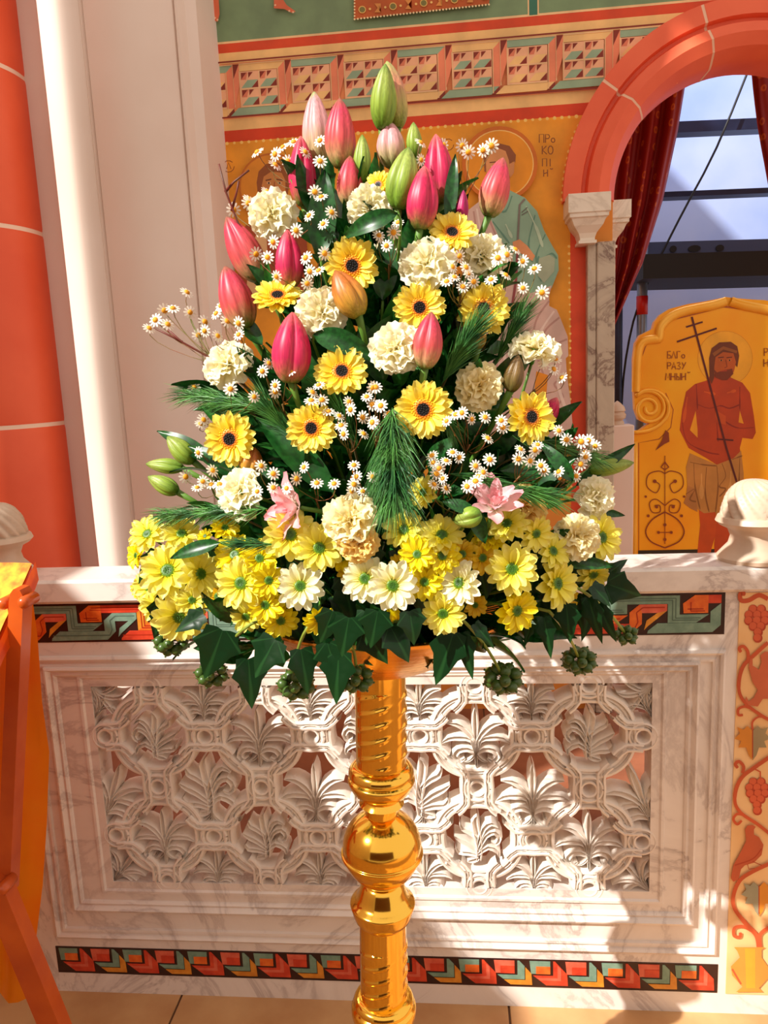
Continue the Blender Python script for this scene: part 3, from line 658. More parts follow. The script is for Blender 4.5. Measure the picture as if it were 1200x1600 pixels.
for i, xc in enumerate(XC):
    for j, zc in enumerate(ZC):
        q = MB(); strip(q, ringpts(xc, zc,   .0905, 4, .022, 96, ph=PI), [.0158]*2); autosmooth(bb('medallion', q, CARVED, smooth=True), 32)
        q = MB()
        if (i+j) % 2: palmette(q, xc, zc-.044, PI/2, .108, 5)
        else: acanthus(q, xc, zc, .108, 1 if i % 2 else -1)
        if (i+j) % 2: palmette(q, xc, zc-.03, -PI/2, .045, 3, False)
        autosmooth(bb('leaf_spray', q, CARVED, smooth=True), 32)
def knot(x, z, horiz):
    q = MB(); strip(q, ringpts(x, z, .023, 4, 0, 28), [.0115]*2, hh=.002)
    for s in (-1, 1):
        c = [(-.058, s*.046), (-.036, s*.026), (0, s*.0265), (.036, s*.026), (.058, s*.046)]
        pts = [((x+a, z+b_) if horiz else (x+b_, z+a)) for a, b_ in c]
        pts = [p for p in pts if HX0-.004 < p[0] < HX1+.004 and HZ0-.008 < p[1] < HZ1+.008]
        if len(pts) > 1: strip(q, pts, [.0125]*2, hh=.004, kx=2)
    autosmooth(bb('knot', q, CARVED, smooth=True), 32)
for j, zc in enumerate(ZC):
    for i in range(6): knot(XC[0]-DX/2+DX*i+(.008 if i == 0 else -.008 if i == 5 else 0), zc, True)
for xc in XC:
    knot(xc, (ZC[0]+ZC[1])/2, False); knot(xc, HZ1-.004, False); knot(xc, HZ0+.004, False)
for i in range(6):
    x = XC[0]-DX/2+DX*i
    q = MB()
    if 0 < i < 5:
        (palmette(q, x, .484, PI/2, .118, 5) if i % 2 == 0 else acanthus(q, x-.005, .545, .135, 1 if i == 1 else -1))
        palmette(q, x, .492, -PI/2, .05, 3, False)
        autosmooth(bb('leaf_spray', q, CARVED, smooth=True), 32); q = MB()
        palmette(q, x, .72, PI/2, .085, 5); palmette(q, x, .715, -PI/2, .03, 3, False); autosmooth(bb('leaf_spray', q, CARVED, smooth=True), 32); q = MB()
        palmette(q, x, .302, PI/2, .085, 5); autosmooth(bb('leaf_spray', q, CARVED, smooth=True), 32)
    else:
        sx = 1 if i == 0 else -1; xe = HX0 if i == 0 else HX1
        palmette(q, xe, .475, PI/2-sx*.35, .13, 5); autosmooth(bb('leaf_spray', q, CARVED, smooth=True), 32); q = MB()
        palmette(q, xe, .79, -PI/2+sx*.6, .085, 5, False); palmette(q, xe, .715, PI/2-sx*.5, .06, 3, False); autosmooth(bb('leaf_spray', q, CARVED, smooth=True), 32); q = MB()
        palmette(q, xe, .302, PI/2-sx*.7, .09, 5, False); autosmooth(bb('leaf_spray', q, CARVED, smooth=True), 32)

# mosaic bands
TT = mat('teal_mosaic', (128, 158, 138), .3, c2=(108, 140, 122), scale=60, bump=.05)
OR = mat('orange_mosaic', (236, 120, 44), .3, c2=(214, 84, 30), scale=40, bump=.05)
RD = mat('red_mosaic', (216, 74, 44), .3, c2=(190, 54, 34), scale=40, bump=.05)
PKM = mat('rose_mosaic', (224, 110, 84), .3, c2=(206, 84, 62), scale=40)
YL = mat('amber_mosaic', (222, 148, 50), .3, c2=(200, 120, 36), scale=40)
DKM = mat('oxblood_ground', (54, 22, 18), .35, c2=(40, 16, 14), scale=40)
TD = mat('deep_teal_line', (84, 110, 96), .35); RDD = mat('deep_red_line', (170, 44, 20), .35)
def tile(P, m, nm='mosaic_tile', par=None, pr=.0025, y0=None):
    q = MB(); q.prism(P, YF-pr, YF-(y0 or 0)); return q.build(nm, m, bal, False, BM)
q = MB(); q.box((-1.3, YF-.0012, .898), (.538, YF+.001, .987)); bb('mosaic_ground', q, DKM)
q = MB(); q.box((-1.008, YF-.0012, .053), (.548, YF+.001, .125)); bb('mosaic_ground', q, DKM)
def clipx(P, x0, x1):
    for side, lim in ((1, x1), (-1, x0)):
        o = []
        for i in range(len(P)):
            a, c = P[i], P[(i+1) % len(P)]; ia, ic_ = side*a[0] <= side*lim, side*c[0] <= side*lim
            if ia: o.append(a)
            if ia != ic_:
                t = (lim-a[0])/(c[0]-a[0]); o.append((lim, a[1]+(c[1]-a[1])*t))
        P = o
        if len(P) < 3: return None
    return P
HOOK = [[(610, 350), (685, 290), (770, 290), (770, 420), (615, 420)], [(770, 290), (1105, 290), (1030, 350), (770, 350)], [(1105, 290), (1105, 430), (1030, 490), (1030, 350)], [(1105, 430), (1290, 430), (1210, 490), (1030, 490)]]
CHAIN = [[(385, 565), (390, 545), (450, 492), (785, 492), (800, 560)], [(785, 492), (785, 410), (850, 352), (865, 415), (865, 495), (800, 560)], [(850, 352), (1025, 352), (1025, 400), (965, 415), (865, 415)], [(1025, 400), (905, 510), (880, 540), (895, 470), (965, 415)]]
LN = [[(700, 310), (1080, 310), (1080, 455), (1240, 455)], [(690, 325), (1060, 325), (1060, 470), (1225, 470)], [(400, 525), (820, 525), (840, 480), (830, 410), (870, 375), (1010, 375)], [(640, 390), (740, 390)], [(660, 340), (660, 405), (750, 405)]]
for k in range(-4, 9):
    warm = k % 2 == 1
    ox = .288+.1627*(k-6)
    f = lambda P: [(ox+(x-600)/515*.1627, .902+(565-y)/275*.081) for x, y in P]
    for n_, P_ in enumerate(HOOK):
        Q = clipx(f(P_), -1.28, .53)
        if Q: tile(Q, ((OR, RD, YL, OR)[n_] if warm else (TT, TT, TT, TT)[n_]))
    for n_, P_ in enumerate(CHAIN):
        Q = clipx(f(P_), -1.28, .53)
        if Q: tile(Q, (TT if warm else (RD, OR, PKM, YL)[n_]))
    for n_, P_ in enumerate(LN):
        Q = f(P_)
        if Q[0][0] < -1.28 or Q[-1][0] > .53: continue
        lm = (RDD if warm else TD) if n_ != 2 else (TD if warm else RDD)
        q = MB()
        for a, c in zip(Q[:-1], Q[1:]):
            d = Vector((c[0]-a[0], 0, c[1]-a[1])); nn = Vector((d.z, 0, -d.x)).normalized()*.0011
            q.add([(a[0]-nn.x, YF-.0029, a[1]-nn.z), (a[0]+nn.x, YF-.0029, a[1]+nn.z), (c[0]+nn.x, YF-.0029, c[1]+nn.z), (c[0]-nn.x, YF-.0029, c[1]-nn.z)], [(0, 1, 2, 3)])
        q.build('inlay_line', lm, bal, False, BM)
UW = .0808
for k in range(19):
    ox = -1.0+k*UW; A_ = k % 2 == 0
    f = lambda P: [(ox+u*UW, .057+v*.064) for u, v in P]
    tile(f([(.0, 1), (.58, 1), (.58, .50), (.04, .50)]), TT if A_ else PKM)
    tile(f([(.18, .8), (.58, .8), (.58, .5), (.18, .5)]), OR if A_ else RD, pr=.0032, y0=.001)
    if A_: tile(f([(.66, 1), (.72, 1), (1.05, .5), (1.07, .04), (.46, .04), (.1, .42), (.66, .42)]), RD); tile(f([(.78, .86), (.88, .74), (.88, .24), (.3, .24), (.2, .34), (.78, .34)]), PKM, pr=.0032, y0=.001)
    else: tile(f([(.66, 1), (.72, 1), (.86, .8), (.86, .26), (.26, .26), (.1, .42), (.66, .42)]), TT); tile(f([(.88, .76), (1.05, .5), (1.07, .04), (.46, .04), (.28, .22), (.88, .22)]), YL)

# vine panel on the right pier of the balustrade
A = Art(YF-.002); VR = (214, 92, 48); VD = (188, 66, 34); CR = (248, 206, 150)
q = MB(); q.box((.566, YF-.002, .052), (.78, YF+.001, .986)); bb('vine_ground', q, mat('cream_inlay', CR, .4, c2=(240, 190, 130), scale=10))
A.line([(1200, 936), (1186, 930), (1170, 938), (1158, 938), (1157, 928), (1165, 928)], [7, 3], VR, curve=True)
def grapes(cx_, cy_, w_, n):
    k = 0
    for r in range(6):
        m = max(1, 4-abs(r-1.2)*.9)
        for i in range(int(m)):
            x = cx_+(i-(int(m)-1)/2)*w_/3.6+rnd.uniform(-1, 1); y = cy_+r*9
            A.circ(x, y, w_/6.2, VD, 14); A.circ(x-1, y-1.2, w_/8, (222, 100, 60), 12)
grapes(1184, 952, 46, 0); grapes(1184, 1222, 44, 0)
A.line([(1200, 1004), (1178, 1024), (1162, 1040), (1155, 1062), (1156, 1084), (1168, 1102), (1190, 1118), (1204, 1126)], [6, 5, 6], VR, curve=True)
A.line([(1168, 1036), (1169, 1020), (1162, 1010), (1155, 1013), (1158, 1019)], [5, 3], VR, curve=True)
A.line([(1176, 1108), (1164, 1104), (1154, 1108), (1154, 1117), (1161, 1117)], [4, 3], VR, curve=True)
A.poly([(1196, 1018), (1188, 1024), (1190, 1034), (1186, 1046), (1176, 1040), (1176, 1028), (1172, 1030), (1170, 1044), (1176, 1066), (1184, 1078), (1178, 1090), (1170, 1096), (1166, 1088), (1164, 1094), (1170, 1102), (1184, 1104), (1192, 1092), (1210, 1092), (1212, 1020)], (220, 112, 70))
A.line([(1176, 1140), (1176, 1128), (1186, 1120), (1200, 1122)], 3, VR, curve=True)
lf = [(0, -6), (8, -14), (14, -8), (24, -12), (20, -2), (28, 6), (18, 10), (22, 20), (10, 20), (6, 32), (0, 40)]
def leaf(cx_, cy_, c1, c2, s=1):
    A.poly([(cx_-x*s, cy_+y*s) for x, y in lf]+[(cx_, cy_)], c1); A.poly([(cx_+x*s, cy_+y*s) for x, y in lf]+[(cx_, cy_)], c2)
    A.line([(cx_, cy_-8), (cx_, cy_+36)], 1.6, VD)
leaf(1176, 1148, (232, 146, 48), (170, 150, 110)); leaf(1186, 1392, (164, 158, 130), (234, 150, 44))
A.line([(1204, 1182), (1178, 1200), (1160, 1214), (1150, 1234), (1149, 1256), (1160, 1272), (1184, 1288), (1204, 1304)], [6, 5, 6], VR, curve=True)
A.line([(1160, 1208), (1162, 1198), (1155, 1190), (1149, 1194), (1153, 1200)], [5, 3], VR, curve=True)
A.line([(1164, 1274), (1152, 1272), (1146, 1280), (1152, 1288), (1159, 1282)], [4, 3], VR, curve=True)
A.line([(1188, 1216), (1188, 1206), (1180, 1202)], 2.4, VR)
A.poly([(1164, 1296), (1168, 1290), (1176, 1289), (1181, 1292), (1178, 1296), (1178, 1304), (1186, 1308), (1193, 1320), (1190, 1336), (1178, 1348), (1164, 1352), (1158, 1358), (1154, 1374), (1146, 1378), (1142, 1372), (1146, 1352), (1158, 1330), (1166, 1314)], (206, 96, 56)); A.line([(1190, 1326), (1176, 1342), (1148, 1352)], 2, VD, curve=True)
A.line([(1168, 1350), (1170, 1358), (1180, 1357)], 1.2, VD); A.line([(1176, 1346), (1190, 1352)], 1.2, VD)
A.line([(1206, 1348), (1176, 1362), (1156, 1376), (1146, 1400), (1148, 1420), (1166, 1444), (1182, 1462), (1186, 1484)], [6, 6, 7, 8], VR, curve=True)
A.line([(1180, 1458), (1162, 1448), (1148, 1450), (1147, 1462), (1156, 1464), (1157, 1457)], [5, 3], VR, curve=True); A.line([(1188, 1480), (1188, 1460), (1204, 1448)], [6, 3], VR, curve=True)
A.poly([(1147, 1480), (1196, 1480), (1190, 1484), (1190, 1496), (1204, 1516), (1204, 1524), (1186, 1544), (1192, 1550), (1150, 1550), (1160, 1542), (1144, 1524), (1142, 1510), (1156, 1496), (1152, 1486)], (220, 150, 60))
A.poly([(1164, 1482), (1180, 1482), (1180, 1544), (1166, 1544)], (232, 166, 50)); A.line([(1144, 1514), (1158, 1538)], 3, VR)
for v in range(len(A.V)): A.V[v] = A.V[v]-BO
A.build('vine_inlay', bal)
# finials standing on the balustrade piers
def finial(x, label):
    t = tag(empty('finial', (x, YF+.045, 1.045)), label, 'finial')
    q = MB(); q.lathe([(.068, 0), (.07, .008), (.06, .02), (.048, .034), (.044, .05), (.05, .066), (.066, .074), (.074, .082), (.07, .092), (.062, .094)], n=40); autosmooth(q.build('base', FINM, t), 50)
    q = MB(); R_ = []
    for i in range(15):
        a = i/14*PI/2; r = .062*cos(a)**.8+.002; z = .09+.078*sin(a)
        R_.append([Vector((r*(1.02-.16*abs(cos(7*(th+a*.9)))**3)*cos(th), r*(1.02-.16*abs(cos(7*(th+a*.9)))**3)*sin(th), z)) for th in [2*PI*j/126 for j in range(126)]])
    q.rings(R_, 0, False, True); q.build('fluted_dome', FINM, t, True)
finial(.605, 'white marble finial with twisted flutes on the right of the balustrade')
finial(-1.045, 'white marble finial cut by the left edge, behind the orange lectern')

# ================================================================ LECTERN
lec = tag(empty('lectern', (-.93, 1.2, 0)), 'folding wooden lectern draped in orange cloth at the left edge', 'lectern')
LO = Vector((-.93, 1.2, 0)); LM = Matrix.Translation(-LO)
CLO = mat('orange_satin', (250, 116, 10), .38, c2=(252, 160, 20), scale=3, transl=.35)
CLT = mat('gold_brocade', (244, 196, 50), .4, c2=(236, 110, 30), scale=40)
WD = mat('varnished_cherry', (206, 92, 26), .3, c2=(180, 68, 18), scale=8, bump=.05)
TR = at(50, 884, 1.345); FR = at(-2, 936, 1.24)
sl_ = (TR.z-FR.z)/max(.02, (TR.y-FR.y))
top = [Vector((TR.x, TR.y, TR.z)), Vector((TR.x-.44, TR.y, TR.z)), Vector((FR.x-.44-.0, FR.y-.22, TR.z-.25)), Vector((TR.x, FR.y-.22, TR.z-.25))]
q = MB(); th = Vector((0, -.006, -.02))
q.add([*top, *[p+th for p in top]], [(0, 1, 2, 3), (7, 6, 5, 4), (0, 3, 7, 4), (1, 0, 4, 5), (2, 1, 5, 6), (3, 2, 6, 7)]); q.build('top_board', WD, lec, False, LM)
# cloth over the board, hanging behind
q = MB(); rows = []
for i in range(13):
    t = i/12; rows.append([top[3].lerp(top[0], t)+Vector((-.44*j/12-.0, 0, .006+.002*sin(j*1.3+i))) for j in range(13)])
q.rings(rows, closed=False); q.build('book_cloth', CLT, lec, True, LM)
q = MB(); rows = []
edge = [(50, 884), (58, 1000), (62, 1100), (71, 1180), (67, 1290), (61, 1390), (50, 1490), (46, 1560)]
for k, (px, py) in enumerate(edge):
    p = at(px, py, 1.36)
    rows.append([Vector((p.x-.46*j/24, 1.36+.016*sin(j*1.15+k*.4)*min(1, k*.4)+(.0 if k else -.012), p.z)) for j in range(25)])
q.rings(rows, closed=False); q.build('hanging_cloth', CLO, lec, True, LM)
# orange side flap along the slanted edge
q = MB(); P0, P1 = top[0]+Vector((.004, 0, .008)), top[3]+Vector((.004, 0, .008))
rows = [[P0.lerp(P1, j/12)+Vector((.004, 0, 0)) for j in range(13)], [P0.lerp(P1, j/12)+Vector((.006, 0, -.035-.004*sin(j*2))) for j in range(13)]]
q.rings(rows, closed=False); q.build('cloth_edge', mat('orange_cloth_edge', (232, 96, 14), .4, c2=(216, 70, 10), scale=30, transl=.2), lec, True, LM)
def leg(P0, P1, wd, Y0, Y1, nm='leg', dp=.016):
    a, c = at(*P0, Y0), at(*P1, Y1); t = (c-a).normalized(); n = t.cross(Vector((0, 1, 0))).normalized()*wd
    q = MB(); d = Vector((0, dp, 0)); R_ = []
    for p, s in ((a-t*.012, .45), (a-t*.004, .85), (a+t*.01, 1), (c, 1)): R_.append([p+n*s-d, p+n*s+d, p-n*s+d, p-n*s-d])
    q.rings(R_, 0, True, True); autosmooth(q.build(nm, WD, lec, False, LM), 50)
leg((33, 928), (12, 1390), .013, 1.25, 1.22); leg((-6, 1378), (118, 1680), .022, 1.20, 1.25); leg((4, 1388), (-90, 1700), .018, 1.24, 1.26)
leg((-380, 928), (-400, 1390), .013, 1.25, 1.22); leg((-420, 1378), (-300, 1680), .022, 1.20, 1.25)
for px, py, Y in ((12, 940, 1.26), (44, 938, 1.24), (10, 1382, 1.19)):
    p = at(px, py, Y); q = MB(); q.tube([p+Vector((0, -.022, 0)), p+Vector((0, -.016, 0)), p+Vector((0, .02, 0))], [.006, .011, .011], 12); q.build('bolt', WD, lec, True, LM)
p = at(56, 1488, 1.37); q = MB(); q.sphere(p, .012, 12, 8, sz=1.3); q.build('tassel_bead', WD, lec, True, LM)

# ================================================================ BRASS FLOWER STAND
YS = 1.12
S0, S1 = at(594, 1060, YS), at(600, 1600, YS)
tilt = (S0-S1).normalized()
base = S1-tilt*(S1.z/tilt.z)
std = tag(empty('flower_stand', mw=Matrix.Translation(base) @ Vector((0, 0, 1)).rotation_difference(tilt).to_matrix().to_4x4()), 'tall polished brass stand with a ball knop carrying the flower arrangement', 'stand')
def hz(py): return (at(594, py, YS)-base).dot(tilt)
Z = {p: hz(p) for p in (1040, 1060, 1200, 1216, 1240, 1262, 1312, 1345, 1370, 1380, 1410, 1435, 1545, 1570, 1590)}
def part(nm, prof, n=64, m=GOLD, ang=35):
    if nm not in ('bowl', 'foot'): prof = [(v.x, v.z) for v in smoothpath([(r, 0, z) for r, z in prof], 3)]
    q = MB(); q.lathe(prof, n=n); return autosmooth(q.build(nm, m, std), ang)
def shaft(nm, z0, z1, r, lo, hi):
    q = MB(); nz, nt = 150, 96; R_ = []
    for i in range(nz+1):
        z = z0+(z1-z0)*i/nz; ring = []
        for j in range(nt):
            th = 2*PI*j/nt; d = 0
            f = (z-z0)/(z1-z0)
            if lo < f < hi:
                ph = (z/.0245-.55*th/(2*PI)*6) % 1
                gate = .5+.5*math.tanh(3*sin(th*3+1.0)+1.2)
                d = .0022*math.exp(-((ph-.5)/.14)**2)*gate
            d -= .0006*(abs(sin(3*th+1.1)) < .08)
            ring.append(Vector(((r+d)*cos(th), (r+d)*sin(th), z)))
        R_.append(ring)
    q.rings(R_); return autosmooth(q.build(nm, GOLD, std), 50)
shaft('upper_shaft', Z[1216], Z[1040], .0395, .18, .82)
part('collar', [(.036, Z[1262]+.010), (.030, Z[1240]-.006), (.034, Z[1240]), (.044, Z[1240]+.006), (.052, Z[1216]-.006), (.053, Z[1216]+.001), (.048, Z[1216]+.006), (.052, Z[1216]+.009), (.050, Z[1216]+.018), (.044, Z[1216]+.024), (.038, Z[1216]+.026)])
part('neck', [(.026, Z[1262]-.012), (.027, Z[1262]+.004), (.029, Z[1262]+.01), (.029, Z[1240]-.002), (.027, Z[1240])])
zb, rb = (Z[1312]+Z[1345])/2+.006, .0635
part('ball_knop', [(.022, zb-.064), (.034, zb-.056), (.048, zb-.042), (.057, zb-.028), (.062, zb-.017), (.0625, zb-.013), (.066, zb-.011), (.066, zb-.007), (.063, zb-.005), (rb, zb+.004), (.062, zb+.016), (.057, zb+.030), (.048, zb+.043), (.036, zb+.053), (.025, zb+.060)], 64, ang=60)
part('lower_neck', [(.030, Z[1410]+.014), (.024, Z[1380]+.0), (.022, Z[1370]-.002), (.024, Z[1370]+.006), (.03, Z[1370]+.01)])
part('lower_collar', [(.038, Z[1435]-.004), (.040, Z[1435]+.0), (.046, Z[1435]+.006), (.052, Z[1410]-.004), (.053, Z[1410]+.002), (.049, Z[1410]+.006), (.042, Z[1410]+.013), (.034, Z[1380]), (.028, Z[1380]+.006)])
shaft('lower_shaft', Z[1590], Z[1435], .0385, .18, .78)
part('foot_collar', [(.03, Z[1590]-.012), (.045, Z[1590]-.002), (.053, Z[1590]+.008), (.054, Z[1570]), (.049, Z[1570]+.006), (.051, Z[1570]+.010), (.047, Z[1570]+.018), (.039, Z[1570]+.021)])
part('foot', [(.16, 0), (.16, .012), (.15, .02), (.12, .03), (.08, .05), (.05, .08), (.038, .12), (.034, .2), (.05, .25), (.052, .27), (.034, .30), (.03, Z[1590]-.01)])
ZR = Z[1040]
bowl = [(.0, ZR-.004), (.052, ZR-.002)]
for i in range(28):
    t = i/27; bowl.append((.054+.150*t**.9+.0022*(i % 2), ZR+.002+.098*t**1.3))
bowl += [(.207, ZR+.104), (.201, ZR+.105), (.185, ZR+.094), (.1, ZR+.05), (.0, ZR+.04)]
part('bowl', bowl, 64, mat('brass_bowl', (244, 184, 84), .25, .85, c2=(226, 150, 60), scale=12, bump=.1, bscale=30), 60)
TOPC = base+tilt*(ZR+.05)                                            # where all stems meet
q = MB(); q.sphere((0, 0, ZR+.085), .085, 20, 12, sz=.8); q.build('wet_foam', mat('dark_foam', (20, 46, 22), .9, c2=(12, 30, 16), scale=20, bump=.3), std, True)

# ================================================================ THE ARRANGEMENT
PROF = [(60, 20), (95, 30), (200, 105), (300, 190), (450, 270), (600, 310), (750, 350), (850, 375), (950, 370), (1050, 290), (1120, 200)]
def halfw(py):
    for (a, wa), (b_, wb) in zip(PROF, PROF[1:]):
        if a <= py <= b_: return wa+(wb-wa)*(py-a)/(b_-a)
    return 20
def depthY(px, py, off=0):
    w_ = halfw(py); cx_ = 600-14*(1-py/1050.)*-1
    d = math.sqrt(max(0, w_*w_-(px-cx_)**2))/1200*1.05*.72
    return YS-d-off
def spot(px, py, off=0): return at(px, py, depthY(px, py, off))
def axis_at(z): return base+tilt*((z-base.z)/tilt.z)
def facing(P, face=None, k=.5):
    cam_ = (CAMP-P).normalized()
    if face is not None: return (cam_+RT*face[0]+UP*face[1]).normalized()
    n = (P-axis_at(P.z-.10)).normalized()
    return (n*k+cam_*(1-k)).normalized()
def frame(P, n, roll=0):
    z = n.normalized(); x = (UP.cross(z)).normalized(); y = z.cross(x)
    m = Matrix((x, y, z)).transposed().to_4x4()
    return Matrix.Translation(P) @ m @ Matrix.Rotation(roll, 4, 'Z')
def add_stem(root, mw, P, n, r=.002, m=None, back=.03, end=None, nm='stem'):
    inv = mw.inverted(); E_ = end or (axis_at(max(TOPC.z, P.z-.30)) if P.z > TOPC.z+.12 else TOPC)
    ctrl = P-n*max(back, (P-E_).length*.35)
    pts = [inv @ v for v in bez(P-n*.004, ctrl, E_, 6)]
    q = MB(); q.tube(pts, r, 5); return q.build(nm, m or STEM, root, True)

# --- petals (built along +X, unit length)
def petal_mesh(nm, wdt, m, cup=.12, curl=-.10, notch=0, x0=.16, droop=0, ridge=.02, tipr=.9):
    V = []; F = []; nx = 6; cols = (-1, -.45, 0, .45, 1)
    for i in range(nx+1):
        t = i/nx; x = x0+(1-x0)*t
        wv = wdt*(.38+.62*sin(PI*min(1, (t+.05))*.62)**.9)*(math.sqrt(max(0, 1-((t-.62)/.40)**2)) if t > .62 else 1)
        for c in cols:
            xx = x+(-.03 if abs(c) < .1 and i == nx and notch else 0)
            V.append((xx, c*max(wv, .02), cup*t*t+curl*t**4+ridge*abs(c)**1.5*2-ridge*(abs(c) == .45)+droop*t))
    for i in range(nx):
        for j in range(4): F.append((i*5+j, (i+1)*5+j, (i+1)*5+j+1, i*5+j+1))
    return mesh_data(nm, V, F, m)
GB = grad('gerbera_petal', 'X', [(0, (250, 180, 10)), (.35, (252, 216, 24)), (.7, (255, 232, 70)), (1, (255, 240, 120))], transl=.3, noise=.15)
MUM = {'lemon': grad('lemon_mum_petal', 'X', [(0, (220, 210, 20)), (.3, (246, 234, 56)), (.7, (254, 246, 104)), (1, (255, 248, 140))], transl=.3, noise=.12),
       'yellow': grad('yellow_mum_petal', 'X', [(0, (220, 200, 4)), (.4, (248, 226, 8)), (1, (254, 240, 36))], transl=.3, noise=.12),
       'cream': grad('cream_mum_petal', 'X', [(0, (220, 214, 60)), (.3, (248, 240, 140)), (.6, (254, 250, 200)), (1, (255, 253, 226))], transl=.3, noise=.12),
       'golden': grad('golden_mum_petal', 'X', [(0, (200, 150, 10)), (.4, (240, 196, 20)), (1, (250, 222, 60))], transl=.3, noise=.12)}
gp = [petal_mesh('petal', .175, GB, .16, -.12, 1), petal_mesh('petal', .18, GB, .08, -.10, 1), petal_mesh('petal', .165, GB, .22, -.10, 1)]
mp = {k: [petal_mesh('petal', .21, v, .20, -.20, ridge=.035), petal_mesh('petal', .19, v, .08, -.12, ridge=.035), petal_mesh('petal', .20, v, .30, -.18, ridge=.04)] for k, v in MUM.items()}
GDISC = grad('gerbera_disc', 'X', [(0, (10, 5, 5)), (.53, (14, 6, 5)), (.60, (200, 100, 10)), (.8, (240, 170, 20)), (1, (250, 206, 40))], radial=True, transl=0, hi=.43, noise=.06, nscale=30)
MDISC = grad('mum_disc', 'X', [(0, (60, 110, 14)), (.5, (46, 92, 4)), (.8, (80, 124, 8)), (1, (170, 180, 20))], radial=True, transl=0, hi=.27, noise=.15, nscale=30)
def disc_mesh(nm, r, h, m, bumps=0):
    q = MB(); q.lathe([(r*1.0, -.02), (r, .02), (r*.86, h*.75), (r*.6, h), (r*.3, h*.86), (.01, h*.8)], n=16)
    if bumps:
        for i in range(bumps):
            a = i*2.4; rr = r*math.sqrt((i+.5)/bumps); q.sphere((rr*cos(a), rr*sin(a), h*.85*(1-.3*(rr/r)**2)), r*.11, 4, 3)
    return mesh_data(nm, q.V, q.F, m)
gd = disc_mesh('centre', .42, .10, GDISC, 80); md_ = disc_mesh('centre', .27, .10, MDISC, 40)
cal = MB(); cal.lathe([(.02, -.34), (.10, -.30), (.17, -.16), (.19, -.04), (.12, 0)], n=10); calm = mesh_data('calyx', cal.V, cal.F, STEM)
def daisy(name, px, py, dia, meshes, disc, counts, label, cat, group, face=None, off=0, k=.5, roll=0, stem=.0022, radial=None):
    P = spot(px, py, off); n = facing(P, face, k); mw = frame(P, n, roll)
    root = tag(empty(name, mw=mw), label, cat, group)
    s = dia*.5*pxm(P)*1.04
    for ring, (cnt, sc_, el, mi) in enumerate(counts):
        for i in range(cnt):
            a = 2*PI*(i+.5*ring)/cnt+rnd.uniform(-.06, .06)
            ss = s*sc_*rnd.uniform(.92, 1.06)
            m = Matrix.Rotation(a, 4, 'Z') @ Matrix.Rotation(-el+rnd.uniform(-.10, .10), 4, 'Y') @ Matrix.Rotation(rnd.uniform(-.15, .15), 4, 'X') @ Matrix.Diagonal((ss, ss, ss, 1))
            m.translation = Vector((0, 0, s*.03*ring))
            link('petal', meshes[(i+mi) % len(meshes)], root, m)
    link('centre', disc, root, Matrix.Diagonal((s, s, s, 1)) @ Matrix.Translation((0, 0, .085)))
    link('calyx', calm, root, Matrix.Diagonal((s*.8, s*.8, s*.8, 1)))
    add_stem(root, mw, P-n*s*.2, n, stem)
    return root
GG = 'yellow gerberas with black eyes'
for px, py, d, face, off, lab in [
    (551, 416, 84, (-.1, .1), .02, 'yellow gerbera above the orange-green lily bud near the middle top'),
    (434, 466, 78, (-.1, 1.0), .02, 'yellow gerbera tipped upward beside the left group of pink buds'),
    (706, 367, 76, (.1, .7), .02, 'topmost fully visible yellow gerbera, directly under the hot pink buds'),
    (656, 481, 80, (-.05, .1), .01, 'yellow gerbera half covered by a coral pink lily bud'),
    (755, 483, 84, (.1, .1), .01, 'yellow gerbera high on the right side, facing forward'),
    (534, 582, 82, (.0, .35), .02, 'yellow gerbera between the deep pink bud and the centre carnation'),
    (361, 686, 84, (-.35, 0), .02, 'yellow gerbera furthest left, above the cream carnation'),
    (488, 669, 80, (-.25, .0), .03, 'yellow gerbera left of centre beside the feverfew, facing forward'),
    (662, 640, 88, (-.1, .0), .03, 'largest yellow gerbera, at the centre right above the pine'),
    (827, 652, 82, (.55, .1), .02, 'yellow gerbera furthest right, turned towards the red pillar stripe'),
    (592, 291, 46, (-.4, .5), 0, 'small yellow gerbera peeping out beside the green lily bud near top')]:
    daisy('gerbera', px, py, d, gp, gd, [(20, 1.0, .10, 0), (17, .86, .26, 1)], lab, 'flower', GG, face, off, roll=rnd.uniform(0, 1))

